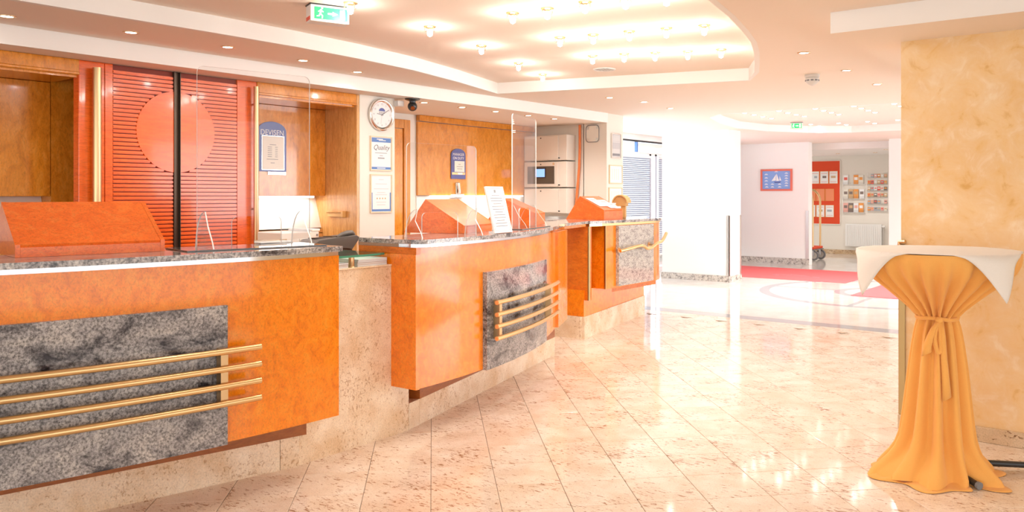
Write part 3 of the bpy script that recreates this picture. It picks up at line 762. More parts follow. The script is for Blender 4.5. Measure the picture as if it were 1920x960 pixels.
# ================================================================== COUNTERS
TOPZ = 1.1415; SLB = 1.116; PT = 1.0945; PB = 0.295
def cparab(x0, k, yref, ya, yb, n):
    return [(x0-k*(ya+(yb-ya)*i/n-yref)**2, ya+(yb-ya)*i/n) for i in range(n+1)]
def sub(pts, ya, yb, n=14):
    """part of a counter curve between two y values"""
    out = []
    for i in range(n+1):
        y = ya+(yb-ya)*i/n
        for a, b in zip(pts, pts[1:]):
            if a[1]-1e-9 <= y <= b[1]+1e-9:
                t = (y-a[1])/(b[1]-a[1]); out.append((a[0]+(b[0]-a[0])*t, y)); break
    return out
def rails(t, curve, ya, yb, straps, zs=(0.715, 0.639, 0.564, 0.488), off=0.08, r=0.0148):
    for z in zs:
        line = offset(sub(curve, ya, yb, 20), off)
        bm = bmn(); tube(bm, [(p[0], p[1], z) for p in line], r, 12); obj('brass_bar', bm, 'gold', t, True)
    for ys in straps:
        s = sub(curve, ys-0.016, ys+0.016, 1)
        bm = bmn(); strip(bm, s, 0.03, off-0.006, zs[-1]-0.01, zs[0]+0.012); obj('bar_support', bm, 'brass', t)
# ---- near counter
c1 = cparab(-3.29, 0.0904, 2.773, 0.1, 2.641, 40)
K1 = thing('reception_counter', (-3.8, 1.6, 0), 0, 'nearest orange burl reception counter with dark granite plate, cut off by the left edge', 'counter', 'reception counters')
bm = bmn(); strip(bm, c1, -0.05, 0.0, PB, PT); obj('front_panel', bm, 'burl', K1, True)
bm = bmn(); strip(bm, c1, -0.40, -0.055, PB+0.001, PT); obj('carcass', bm, 'shaded_side_wood', K1)
bm = bmn(); strip(bm, c1, -0.46, 0.03, SLB, TOPZ); obj('granite_worktop', bm, 'granite_top', K1)
bm = bmn(); strip(bm, c1, -0.40, -0.004, PT, SLB); obj('chrome_band', bm, 'chrome', K1, True)
PLZ = 0.157
def on1(y): return (-3.553-0.234*(2.604-y), y)
bm = bmn(); strip(bm, [on1(0.1), on1(2.635)], -0.36, 0.004, PLZ, PB); obj('base_rail', bm, 'shaded_base_wood', K1)
for (a, b) in ((0.12, 1.30), (1.303, 2.50), (2.503, 2.598)):
    bm = bmn(); strip(bm, [on1(a), on1(b)], -0.36, 0.0, 0, PLZ); obj('plinth_slab', bm, 'plinth', K1)
bm = bmn(); strip(bm, sub(c1, 0.15, 2.053, 26), 0.0, 0.022, PB-0.005, 0.908); obj('granite_plate', bm, 'granite', K1)
rails(K1, c1, 0.3, 2.176, (1.0, 2.016))
# ---- middle counter
c2 = cparab(-3.37, 0.133, 3.243, 3.271, 5.452, 44)
K2 = thing('reception_counter', (-3.9, 4.6, 0), 0, 'middle orange burl reception counter with curved front and short brass bars', 'counter', 'reception counters')
bm = bmn(); strip(bm, c2, -0.05, 0.0, PB, PT); obj('front_panel', bm, 'burl', K2, True)
# left cheek
a = Vector((c2[0][0], c2[0][1], 0)); dirx = Vector((-0.9995, -0.03, 0))
M2 = Matrix.Translation(a) @ Matrix.Rotation(math.atan2(dirx.y, dirx.x), 4, 'Z')
obj('end_panel', box(bmn(), 0.0, 0.46, 0.0, 0.03, PB-0.004, PT-0.037, 0, M2), 'burl', K2)
obj('end_lip', box(bmn(), -0.004, 0.47, -0.006, 0.03, PT-0.036, PT+0.002, 0, M2), 'shaded_side_wood', K2)
bm = bmn(); strip(bm, c2[2:], -0.42, -0.055, PB+0.001, PT); obj('carcass', bm, 'shaded_side_wood', K2)
# worktop with rounded near corner
front = offset(c2, 0.03); back = offset(c2, -0.46)
cA = Vector(front[0]); plan = []
e_l = a.to_2d()+dirx.to_2d()*0.47 - Vector((0.0, 0.03)); 
corner = [(e_l.x, e_l.y), (cA.x-0.14, cA.y-0.052), (cA.x-0.06, cA.y-0.035), (cA.x-0.02, cA.y-0.01), (cA.x, cA.y+0.035)]
plan = corner+[p for p in front if p[1] > cA.y+0.06]+[p for p in back[::-1] if p[1] > e_l.y+0.02]
bm = bmn(); prism(bm, plan, SLB, TOPZ); obj('granite_worktop', bm, 'granite_top', K2)
pl2 = [(x-0.028, y+0.022) for x, y in corner]+[p for p in offset(c2, -0.004) if p[1] > cA.y+0.06]+[p for p in offset(c2, -0.4)[::-1] if p[1] > e_l.y+0.08]
bm = bmn(); prism(bm, pl2, PT+0.0005, SLB); obj('chrome_band', bm, 'chrome', K2)
# straight stone plinth under the curved front
P1 = Vector((-3.594, 3.455)); P2 = Vector((-4.225, 5.72)); u = (P2-P1).normalized(); nrm = Vector((u.y, -u.x))
bm = bmn(); ring_walls(bm, [tuple(P1+u*0.05), tuple(P2)], [tuple(P1+u*0.05-nrm*0.3), tuple(P2-nrm*0.3)], 0, PLZ); obj('plinth_slab', bm, 'plinth', K2)
bm = bmn(); ring_walls(bm, [tuple(P1-u*0.075), tuple(P1+u*0.048)], [tuple(P1-u*0.075-nrm*0.28), tuple(P1+u*0.048-nrm*0.28)], 0, PLZ); obj('plinth_slab', bm, 'plinth', K2)
bm = bmn(); ring_walls(bm, [tuple(P1+u*0.045+nrm*0.004), tuple(P2-u*0.01+nrm*0.004)], [tuple(P1+u*0.0-nrm*0.26), tuple(P2-u*0.01-nrm*0.26)], PLZ, PB); obj('base_rail', bm, 'shaded_base_wood', K2)
gp = sub(c2, 3.871, 4.921, 18)
bm = bmn(); strip(bm, gp, 0.0, 0.030, PB-0.004, 0.908); obj('granite_plate', bm, 'granite', K2)
rails(K2, c2, 3.906, 5.095, (3.967, 4.888))
# inner end panel, set back behind the curved front
q1 = Vector((-3.995, 5.46)); q2 = Vector((-4.21, 5.885))
bm = bmn(); uu = (q2-q1).normalized(); nn = Vector((uu.y, -uu.x))
ring_walls(bm, [tuple(q1), tuple(q2)], [tuple(q1-nn*0.035), tuple(q2-nn*0.035)], PB, PT-0.01); obj('return_panel', bm, 'burl', K2)
bm = bmn(); ring_walls(bm, [tuple(q2), tuple(q2+uu*0.012)], [tuple(q2-nn*0.04), tuple(q2+uu*0.012-nn*0.04)], PB, PT-0.01); obj('edge_strip', bm, 'gold', K2)
# ---- far counter
K3 = thing('reception_counter', (-4.7, 7.3, 0), 0, 'farthest orange reception counter with grey granite plate and wavy brass rail', 'counter', 'reception counters')
A = Vector((-4.447, 6.505)); B_ = Vector((-4.832, 8.317)); u3 = (B_-A).normalized(); n3 = Vector((u3.y, -u3.x))
bm = bmn(); ring_walls(bm, [tuple(A), tuple(B_)], [tuple(A-n3*0.03), tuple(B_-n3*0.03)], 0, 0.214); obj('plinth_slab', bm, 'plinth', K3)
bm = bmn(); box(bm, -5.0, -4.475, 6.478, 6.508, 0, 0.214); obj('plinth_slab', bm, 'plinth', K3)
# base above the stone, wedge shaped in plan
bm = bmn(); prism(bm, [(-4.46, 6.512), tuple(B_-n3*0.01), (-5.15, 8.3), (-5.0, 6.512)], 0.214, 0.47); obj('base_rail', bm, 'burl', K3)
# body; the shade of its turned-away side is in the wood colour
bm = bmn(); prism(bm, [(-4.43, 6.60), (-4.47, 6.635), (-4.62, 6.635), (-4.62, 8.2), (-5.1, 8.2), (-5.02, 6.56), (-4.45, 6.56)], 0.37, 1.085); obj('carcass', bm, 'shaded_side_wood', K3)
obj('end_panel', box(bmn(), -5.02, -4.43, 6.54, 6.56, 0.37, 1.085), 'shaded_side_wood', K3)
obj('edge_strip', box(bmn(), -4.432, -4.42, 6.537, 6.566, 0.37, 1.085), 'old_brass', K3)
# projecting front box, rounded at its far end
fp = [(-4.41, 6.83)]+[(-4.41, 6.83+k*0.085) for k in range(1, 12)]+[(-4.415, 7.84), (-4.44, 7.95), (-4.49, 8.06), (-4.57, 8.15), (-4.66, 8.2)]
bm = bmn(); strip(bm, fp, -0.18, 0.0, 0.455, 1.085); obj('front_panel', bm, 'burl', K3, True)
obj('edge_strip', box(bmn(), -4.425, -4.408, 6.818, 6.829, 0.455, 1.085), 'old_brass', K3)
gp3 = [p for p in fp if 7.0 < p[1] < 7.72]
gp3 = [(-4.41, 7.015)]+gp3+[(-4.41, 7.725)]
bm = bmn(); strip(bm, gp3, 0.0, 0.035, 0.47, 1.08); obj('granite_plate', bm, 'granite_far', K3)
top3 = [(-4.42, 6.56)]+[(-4.385, 6.72)]+[(p[0]+0.03, p[1]) for p in fp]
bm = bmn(); prism(bm, top3+[(-5.0, 8.26), (-5.0, 6.56)], 1.11, 1.138); obj('granite_worktop', bm, 'granite_top', K3)
bm = bmn(); prism(bm, [(-4.44, 6.58)]+[(-4.405, 6.75)]+[(p[0]+0.006, p[1]) for p in fp]+[(-4.98, 8.22), (-4.98, 6.58)], 1.0855, 1.1098); obj('chrome_band', bm, 'gold', K3)
# rail with a wave in it
rp = [(-4.33, 6.97, 0.83), (-4.31, 7.1, 0.845), (-4.30, 7.28, 0.865), (-4.30, 7.38, 0.86), (-4.30, 7.46, 0.83), (-4.30, 7.56, 0.84), (-4.30, 7.66, 0.875), (-4.31, 7.78, 0.89), (-4.33, 7.88, 0.93), (-4.35, 7.96, 0.97)]
def cat(pts, n=6):
    out = []; P_ = [Vector(p) for p in pts]; P_ = [P_[0]]+P_+[P_[-1]]
    for i in range(1, len(P_)-2):
        p0, p1, p2, p3 = P_[i-1:i+3]
        for k in range(n):
            t_ = k/n; out.append(0.5*((2*p1)+(p2-p0)*t_+(2*p0-5*p1+4*p2-p3)*t_*t_+(-p0+3*p1-3*p2+p3)*t_**3))
    out.append(P_[-2]); return out
bm = bmn(); tube(bm, cat(rp), 0.0165, 10); obj('brass_rail', bm, 'gold', K3, True)
for yy, zz in ((7.02, 0.835), (7.62, 0.86)):
    bm = bmn(); tube(bm, [(-4.31, yy, zz), (-4.375, yy, zz)], 0.010, 8); tube(bm, [(-4.372, yy, zz), (-4.378, yy, zz)], 0.028, 14); obj('rail_bracket', bm, 'brass', K3, True)
# link worktop bridging the staff passage
lw = thing('link_worktop', (-4.6, 6.3, 1.0), 0, 'narrow granite worktop bridging the gap between middle and far counter', 'worktop')
bm = bmn(); prism(bm, [(-4.03, 5.49), (-4.25, 5.93), (-4.43, 6.54), (-4.75, 6.54), (-4.68, 5.93), (-4.47, 5.40)], 1.114, 1.139); obj('granite_slab', bm, 'granite_top', lw)
bm = bmn(); prism(bm, [(-4.09, 5.52), (-4.285, 5.95), (-4.45, 6.535), (-4.72, 6.535), (-4.65, 5.95), (-4.44, 5.44)], 1.086, 1.1135); obj('wood_apron', bm, 'burl', lw)

# ---- low stone wall between near and middle counter with glass shelf
sw = thing('stone_wall_section', (-3.65, 3.1, 0), 0, 'low cream stone wall between the near and the middle counter', 'stone wall')
bm = bmn(); extr(bm, [(-3.60, y, z) for y, z in ((2.602, 0), (3.372, 0), (3.372, 0.285), (3.262, 0.285), (3.262, 0.985), (2.602, 0.985))], (0.035, 0, 0)); obj('stone_slab', bm, 'plinth', sw)
obj('backing', box(bmn(), -3.95, -3.602, 2.66, 3.24, 0, 0.975), 'shaded_side_wood', sw)
obj('cap', bevel(box(bmn(), -3.95, -3.56, 2.655, 3.262, 0.9855, 0.995), 0.002), 'plinth', sw)
gs = thing('glass_shelf', (-3.75, 3.0, 0.995), 0, 'green-edged glass shelf on a brass post between the two counters', 'shelf')
gpl = [(-3.59, 2.67), (-3.577, 2.80), (-3.571, 2.92), (-3.571, 3.02), (-3.575, 3.12), (-3.582, 3.17), (-3.60, 3.215), (-3.93, 3.215), (-3.93, 2.67)]
bm = bmn(); extr(bm, [(x, y, 1.0505) for x, y in gpl], (0, 0, 0.012), 0, 1); obj('glass_top', bm, ['green_glass', 'glass_edge'], gs)
for (x, y) in ((-3.60, 2.975), (-3.88, 3.19)):
    bm = bmn(); lathe(bm, [(0.02, 0), (0.016, 0.006), (0.016, 0.055)], 14, (x, y, 0.9955)); obj('brass_post', bm, 'brass', gs, True)
# staff worktop behind the counters
stf = thing('staff_worktop', (-4.5, 3.2, 0), 0, 'low wooden staff worktop behind the near counter and the stone wall', 'worktop')
obj('top', box(bmn(), -4.98, -4.08, 2.84, 3.62, 0.965, 0.994), 'pale_wood', stf)
obj('panel', box(bmn(), -4.95, -4.91, 2.86, 3.60, 0.0, 0.964), 'pale_wood', stf)
# magazines
mg = [('mag1', 'pale'), ('mag2', 'brown'), ('mag3', 'grey'), ('paper', 'white'), ('mag1', 'cream')]
for (cx_, cy_, n, hy, where) in ((-3.705, 3.115, 4, 0.105, 'right of the brass post'), (-3.705, 2.87, 3, 0.07, 'left of the brass post')):
    z = 0.9955
    for k in range(n):
        th = 0.008+0.004*random.random(); an_ = random.uniform(-0.03, 0.03)
        t = thing('magazine', (cx_, cy_, z), an_, '%s magazine, %s from the bottom of the stack %s' % (mg[k][1], ORD[k], where), 'magazine', 'magazines under the glass shelf')
        bm = bmn()
        box(bm, -0.12, 0.12, -hy, hy, 0.001, th-0.001); obj('pages', bm, 'paper', t, local=True)
        bm = bmn(); box(bm, -0.123, 0.123, -hy, hy, th-0.001, th); box(bm, -0.123, 0.123, -hy, hy, 0, 0.001); box(bm, -0.1235, -0.1225, -hy, hy, 0, th); obj('cover', bm, mg[k][0], t, local=True)
        z += th+0.0004

# ---- slant topped hoods
def hood(o, ang, L, label, fh=0.055, papers=False, depth=0.30, back=0.175, H=0.238):
    """o: back-left bottom corner, ang: direction of depth (towards the customer); length runs to the left-perpendicular"""
    t = thing('monitor_hood', (o[0], o[1], o[2]), ang, label, 'monitor hood', 'slant topped hoods on the counters')
    D_ = back+depth
    prof = [(0, 0), (back, H), (D_, fh), (D_, 0)]
    bm = bmn(); extr(bm, [(x, 0, z) for x, z in prof], (0, 0.018, 0)); obj('side_panel', bm, 'hood', t, local=True)
    bm = bmn(); extr(bm, [(x, L-0.018, z) for x, z in prof], (0, 0.018, 0)); obj('side_panel', bm, 'hood', t, local=True)
    bm = bmn(); extr(bm, [(back, 0.0185, H-0.001), (D_-0.001, 0.0185, fh-0.001), (D_-0.006, 0.0185, fh-0.018), (back, 0.0185, H-0.018)], (0, L-0.037, 0)); obj('slanted_lid', bm, 'hood', t, local=True)
    obj('front_board', box(bmn(), D_-0.016, D_-0.0005, 0.0185, L-0.0185, 0.0, fh-0.012), 'hood', t, local=True)
    bm = bmn(); extr(bm, [(0.001, 0.0185, 0), (back-0.001, 0.0185, H-0.003), (back-0.001, 0.0185, H-0.02), (0.018, 0.0185, 0)], (0, L-0.037, 0)); obj('back_board', bm, 'hood', t, local=True)
    return t
hood((-4.163, 1.44, TOPZ+0.0005), math.radians(-10), 0.575, 'long orange slant topped hood on the near counter', 0.052, depth=0.282, back=0.165, H=0.224)
hood((-4.075, 3.807, TOPZ+0.0005), math.radians(17.5), 0.50, 'orange hood behind the low acrylic screen on the middle counter', 0.052, depth=0.282, back=0.165, H=0.224)
hood((-4.53, 5.14, TOPZ+0.0005), math.radians(22), 0.29, 'orange hood behind the tall acrylic screen on the middle counter', 0.10, depth=0.282, back=0.165, H=0.224)
hood((-5.01, 6.985, 1.1385), 0.0, 0.36, 'orange hood with leaflets on the far counter', 0.10, H=0.24)
# leaflets on the far hood
sl = math.atan2(0.24-0.10, 0.30)
for k, (dx, yy, wd_) in enumerate(((0.05, 7.02, 0.15), (0.10, 7.16, 0.15), (0.17, 7.24, 0.10))):
    t = thing('leaflet', (-5.01+0.175+dx, yy, 1.385), 0, ['white leaflet lying left on the far hood', 'white leaflet lying in the middle of the far hood', 'white leaflet lying right on the far hood'][k], 'leaflet', 'leaflets on the far hood')
    Mx = Matrix.Translation((-5.01+0.175, yy, 1.1385+0.24+0.0015)) @ Matrix.Rotation(sl, 4, 'Y')
    bm = bmn(); box(bm, dx, dx+0.2 if k < 2 else dx+0.14, 0, wd_, 0.001+0.0006*k, 0.0015+0.0006*k, 0, Mx); obj('sheet', bm, 'paper', t)
    bm = bmn(); box(bm, dx+0.03, dx+0.06, 0.02, wd_-0.02, 0.0016+0.0006*k, 0.0019+0.0006*k, 0, Mx); obj('print_band', bm, 'b_grey', t)

# ---- acrylic screens
def pane_pts(wd, ht, s0, s1, sh, r=0.03, rc=0.03):
    pts = [(0, 0), (s0, 0), (s0, sh-r)]
    pts += [(s0+r-r*math.cos(PI/2*k/5), sh-r+r*math.sin(PI/2*k/5)) for k in range(1, 6)]
    pts += [(s1-r+r*math.sin(PI/2*k/5), sh-r+r*math.cos(PI/2*k/5)) for k in range(0, 6)]
    pts += [(s1, 0), (wd, 0), (wd, ht-rc)]
    pts += [(wd-rc+rc*math.cos(PI/2*k/5), ht-rc+rc*math.sin(PI/2*k/5)) for k in range(1, 6)]
    pts += [(rc-rc*math.sin(PI/2*k/5), ht-rc+rc*math.cos(PI/2*k/5)) for k in range(0, 6)]
    return pts
def screen(p, q, ht, slot, label, zb, plate=True, fb=0.13):
    p = Vector(p); q = Vector(q); d_ = (q-p); L = d_.length; ang = math.atan2(d_.y, d_.x)
    t = thing('acrylic_screen', (p.x, p.y, zb), ang, label, 'screen', 'acrylic screens on the counters')
    z0 = 0.0
    if plate:
        z0 = 0.006
        obj('base_plate', bevel(box(bmn(), -0.08, L+0.04, -0.105, 0.19, 0.0, 0.0055), 0.001), 'mat', t, local=True)
    pts = pane_pts(L, ht, *slot)
    bm = bmn(); extr(bm, [(x, 0, z0+z) for x, z in pts], (0, 0.008, 0), 0, 1); obj('pane', bm, ['acrylic', 'acrylic_edge'], t, local=True)
    for xs in (0.035, L-0.04):      # curved feet
        prof = [(-0.10, 0), (fb, 0)]+[(fb-0.015*k/6*1.6-0.10*(k/6)**2, 0.17*math.sin(PI/2*k/6)) for k in range(1, 7)]+[(-0.03, 0.10), (-0.085, 0.03)]
        bm = bmn(); extr(bm, [(xs, y, z0+z) for y, z in prof], (0.006, 0, 0), 0, 1); obj('foot', bm, ['acrylic', 'acrylic_edge'], t, local=True)
    return t
screen((-3.563, 2.05), (-3.46, 2.594), 0.846, (0.16, 0.404, 0.146), 'tall clear acrylic screen on the near counter', TOPZ+0.0005)
screen((-3.572, 3.365), (-3.511, 3.91), 0.564, (0.113, 0.395, 0.146), 'low clear acrylic screen on the middle counter, left of the white sign', TOPZ+0.0005, False, 0.07)
screen((-3.807, 4.634), (-3.986, 5.151), 0.846, (0.15, 0.395, 0.146), 'tall clear acrylic screen on the middle counter, right of the white sign', TOPZ+0.0005)
# white notice in a frame leaning on the middle counter
nb = thing('notice_stand', (-3.49, 4.15, TOPZ), math.radians(90+10), 'white framed notice leaning on the middle counter', 'notice')
Ml = Matrix.Rotation(math.radians(-14), 4, 'X')
def lean(bm): bm.transform(Ml); return bm
obj('back_plate', lean(box(bmn(), -0.11, 0.11, -0.001, 0.003, 0.004, 0.315)), 'silver', nb, local=True)
for (x0, x1, z0, z1) in ((-0.115, 0.115, 0.002, 0.010), (-0.115, 0.115, 0.309, 0.317), (-0.115, -0.107, 0.010, 0.309), (0.107, 0.115, 0.010, 0.309)):
    obj('frame_bar', lean(box(bmn(), x0, x1, -0.007, 0.004, z0, z1)), 'plastic', nb, local=True)
obj('sheet', lean(box(bmn(), -0.106, 0.106, -0.0035, -0.0012, 0.011, 0.308)), 'paper', nb, local=True)
bm = bmn()
for k in range(12):
    hwid = 0.075 if k % 3 else 0.05
    box(bm, -hwid, hwid, -0.0045, -0.0036, 0.255-k*0.019, 0.2595-k*0.019)
box(bm, -0.012, 0.012, -0.0045, -0.0036, 0.275, 0.295)
obj('print_lines', lean(bm), 'ink', nb, kind='stuff', local=True)
bm = bmn()
for (x0, x1, z0, z1) in ((-0.098, 0.098, 0.018, 0.0195), (-0.098, 0.098, 0.2995, 0.301), (-0.098, -0.0965, 0.018, 0.301), (0.0965, 0.098, 0.018, 0.301)): box(bm, x0, x1, -0.0045, -0.0036, z0, z1)
obj('border_line', lean(bm), 'ink', nb, local=True)
obj('prop_leg', box(bmn(), -0.02, 0.02, 0.06, 0.10, 0.001, 0.01), 'silver', nb, local=True)
extr_bm = bmn(); extr(extr_bm, [(-0.015, 0.075, 0.01), (0.015, 0.075, 0.01), (0.015, 0.05, 0.2), (-0.015, 0.05, 0.2)], (0, 0.003, 0)); obj('prop_strut', extr_bm, 'silver', nb, local=True)

# white box file, flat leaflet tray and telephone behind the near counter
wb = thing('printer', (-4.69, 3.345, 0.9945), math.radians(0), 'white boxy printer behind the near counter', 'printer')
obj('body', bevel(box(bmn(), -0.13, 0.13, -0.15, 0.15, 0.0, 0.155), 0.006), 'plastic', wb, local=True)
obj('lid', bevel(box(bmn(), -0.132, 0.132, 0.09, 0.155, 0.155, 0.172), 0.003), 'paper', wb, local=True)
obj('front_slot', box(bmn(), 0.13, 0.134, -0.01, 0.09, 0.06, 0.11), 'cream_paper', wb, local=True)
for zz in (0.045, 0.09, 0.125): obj('button', box(bmn(), 0.13, 0.135, 0.125, 0.137, zz, zz+0.012), 'rubber', wb, local=True)
ft = thing('paper_tray', (-3.685, 2.545, TOPZ), math.radians(88), 'flat white paper tray lying on the near counter worktop', 'tray')
obj('tray', bevel(box(bmn(), -0.10, 0.09, -0.03, 0.03, 0.007, 0.013), 0.001), 'paper', ft, local=True)
obj('rim', box(bmn(), -0.10, 0.09, 0.028, 0.032, 0.013, 0.022), 'silver', ft, local=True)
ph = thing('telephone', (-4.27, 3.27, 0.9945), 0, 'dark grey desk telephone at the right end of the near counter', 'telephone')
obj('stand', bevel(box(bmn(), 0.03, 0.18, 0.02, 0.12, 0.0, 0.075), 0.004), 'phone', ph, local=True)
bm = bmn(); extr(bm, [(0.02, 0.11, 0.058), (0.02, 0.07, 0.07), (0.02, -0.17, 0.088), (0.02, -0.19, 0.098), (0.02, -0.14, 0.128), (0.02, 0.03, 0.138), (0.02, 0.145, 0.146), (0.02, 0.17, 0.132), (0.02, 0.165, 0.12)], (0.17, 0, 0)); bevel(bm, 0.003); phb = obj('base', bm, 'phone', ph, local=True)
bm = bmn(); tube(bm, [(0.15, 0.02, 0.138), (0.15, 0.06, 0.152), (0.15, 0.10, 0.160), (0.15, 0.135, 0.160), (0.15, 0.155, 0.147)], [0.008, 0.014, 0.017, 0.017, 0.012], 12); obj('handset', bm, 'phone', ph, True, local=True)
obj('keypad', box(bmn(), 0.05, 0.12, -0.12, -0.02, 0.1315, 0.1355), 'black', phb, local=ph)
obj('display', box(bmn(), 0.04, 0.13, 0.0, 0.05, 0.137, 0.1415), 'screen_dark', phb, local=ph)

# wooden bird-house shaped box on the far counter
bh = thing('wooden_suggestion_house', (-4.72, 7.62, 1.1385), math.radians(20), 'small pale wooden house shaped box with curved roof on the far counter', 'box')
obj('post', bevel(box(bmn(), 0.0, 0.05, -0.03, 0.03, 0.0, 0.15), 0.003), 'beech', bh, local=True)
obj('body', bevel(box(bmn(), -0.05, 0.06, -0.06, 0.08, 0.13, 0.17), 0.003), 'beech', bh, local=True)
bm = bmn(); L_ = []; K_ = []
pr = [(0.085*math.cos(PI*k/10), 0.09*math.sin(PI*k/10)) for k in range(11)]
extr(bm, [(x, -0.10, 0.165+z) for x, z in pr]+[(x*0.88, -0.10, 0.165+z*0.88) for x, z in pr[::-1]], (0, 0.22, 0)); obj('curved_roof', bm, 'beech', bh, local=True)
bm = bmn(); extr(bm, [(x*0.87, -0.06, 0.17+z*0.8) for x, z in pr], (0, 0.01, 0)); obj('gable', bm, 'beech', bh, local=True)
# dark office chair top behind the middle counter
och = thing('swivel_chair', (-5.35, 7.25, 0), 0, 'dark rounded chair back between the middle and far counters', 'chair')
bm = bmn(); lathe(bm, [(0, 0.14), (0.10, 0.135), (0.17, 0.10), (0.195, 0.04), (0.19, 0.0)], 24, (-5.35, 7.25, 1.02)); obj('backrest', bm, 'phone', och, True)
bm = bmn(); tube(bm, [(-5.35, 7.25, 0.5), (-5.35, 7.25, 1.03)], 0.03, 10); obj('back_post', bm, 'dark', och)
bm = bmn(); lathe(bm, [(0, 0.08), (0.22, 0.08), (0.24, 0.04), (0.22, 0), (0, 0)], 24, (-5.35, 7.25, 0.44)); obj('seat', bm, 'phone', och, True)
bm = bmn(); tube(bm, [(-5.35, 7.25, 0.06), (-5.35, 7.25, 0.44)], 0.03, 10); obj('column', bm, 'dark', och)
for k in range(5):
    a = 2*PI*k/5; bm = bmn(); tube(bm, [(-5.35, 7.25, 0.08), (-5.35+0.28*math.cos(a), 7.25+0.28*math.sin(a), 0.04)], [0.025, 0.015], 8); obj('foot', bm, 'dark', och)
    bm = bmn(); bmesh.ops.create_uvsphere(bm, u_segments=8, v_segments=6, radius=0.03, matrix=Matrix.Translation((-5.35+0.28*math.cos(a), 7.25+0.28*math.sin(a), 0.03))); obj('castor', bm, 'black', och)

# ================================================================== COCKTAIL TABLE
TC = Vector((-0.89, 4.445)); TZ = 1.115; TR = 0.38
CAMA = math.atan2(RGT.y, RGT.x)          # angle of the camera's right in plan
def tang(deg): return CAMA+math.radians(deg)
tb = thing('cocktail_table', (TC.x, TC.y, 0), 0, 'tall round cocktail table under the apricot cover', 'table')
bm = bmn(); lathe(bm, [(0, 0), (TR-0.025, 0), (TR-0.025, 0.018), (0, 0.018)], 48, (TC.x, TC.y, TZ-0.022)); obj('table_top', bm, 'plastic', tb)
bm = bmn(); tube(bm, [(TC.x, TC.y, 0.05), (TC.x, TC.y, TZ-0.022)], 0.03, 14); obj('column', bm, 'dark', tb)
for dg, fr_ in ((4, 0.52), (95, 0.22), (185, 0.22), (288, 0.255)):
    a = tang(dg); e = TC+Vector((math.cos(a), math.sin(a)))*fr_
    bm = bmn(); tube(bm, [(TC.x, TC.y, 0.06), (e.x, e.y, 0.022)], 0.0155, 10); obj('foot', bm, 'dark', tb, True)
    bm = bmn(); e2 = TC+Vector((math.cos(a), math.sin(a)))*(fr_+0.015); tube(bm, [(e.x, e.y, 0.022), (e2.x, e2.y, 0.021)], 0.0185, 10); obj('foot_cap', bm, 'rubber', tb, True)
# skirt: gathered at the tie, spreading on the floor
sk = thing('table_skirt', (TC.x, TC.y, 0), 0, 'apricot fabric table cover gathered at the waist and pooling on the floor', 'table cover')
NA = 288
random.seed(11)
ph1 = [random.uniform(0, 2*PI) for _ in range(8)]
def pleat(th, n, p): return math.sin(n*th+p)
def sharp(x): return (abs(x)**0.7)*(1 if x > 0 else -1)
rows = []
def hem_r(th):
    """how far the cloth reaches on the floor, th measured from the camera's right"""
    d = math.degrees(th) % 360
    r = 0.232+0.022*math.sin(5*th+0.6)+0.015*math.sin(9*th+2.0)
    r += 0.125*math.exp(-((d-190)/19.0)**2)
    dr = (d+180) % 360-180
    r += 0.05*math.exp(-((dr+8)/16.0)**2)
    r += 0.075*math.exp(-((d-306)/12.0)**2)
    r += 0.06*math.exp(-((d-245)/24.0)**2)
    r -= 0.075*math.exp(-((d-287)/6.0)**2)
    return r
prof = [(TZ-0.0015, TR-0.05), (TZ-0.001, TR-0.006), (TZ-0.006, TR-0.004), (TZ-0.03, TR-0.008), (TZ-0.06, TR-0.018), (TZ-0.10, 0.335), (TZ-0.15, 0.277), (TZ-0.20, 0.215), (TZ-0.25, 0.158), (TZ-0.29, 0.115), (TZ-0.315, 0.094), (0.783, 0.082),
        (0.768, 0.084), (0.745, 0.091), (0.70, 0.100), (0.64, 0.109), (0.56, 0.119), (0.48, 0.127), (0.40, 0.134), (0.32, 0.141), (0.25, 0.148), (0.19, 0.155), (0.14, 0.163), (0.10, 0.173), (0.065, 0.19), (0.035, 0.212), (0.014, 0.24)]
bm = bmn(); grid = []
for zi, (z, r) in enumerate(prof):
    ring = []
    for k in range(NA):
        th = 2*PI*k/NA; d = math.degrees(th)
        upper = z > 0.783
        if upper:
            g = (TZ-z)/(TZ-0.783)
            am = 0.024*min(1, max(0, g)/0.4)**1.2*(1-0.7*max(0, g-0.5)) if zi > 1 else 0.0
            a_ = am*sharp(pleat(th, 24, ph1[0]+0.5*math.sin(3*th)))+0.005*g*pleat(th, 41, ph1[1])
            rr = r+a_
        else:
            g = (0.783-z)/0.783
            a_ = (0.012+0.016*g)*sharp(pleat(th, 12, ph1[2]+0.9*math.sin(2*th+0.5)+g*0.5))+(0.005)*(1-0.5*g)*pleat(th, 23, ph1[3]+math.sin(3*th))
            rr = r+a_
            # slit with an overlapping fold, front left
            rr += -0.030*g*math.exp(-((d-258)/5.0)**2)+0.018*g*math.exp(-((d-248)/7.0)**2)
            wgt = max(0.0, min(1.0, (0.20-z)/0.18))**2.2
            rr = rr*(1-wgt)+(hem_r(th)*0.93+a_*0.8)*wgt
            # the left side leans out towards the pool of cloth
            rr += 0.045*g**3*math.exp(-((d-196)/30.0)**2)
        zz = z
        if zi == len(prof)-1: zz = 0.012+0.006*math.sin(7*th)
        ring.append(bm.verts.new((TC.x+rr*math.cos(CAMA+th), TC.y+rr*math.sin(CAMA+th), zz)))
    grid.append(ring)
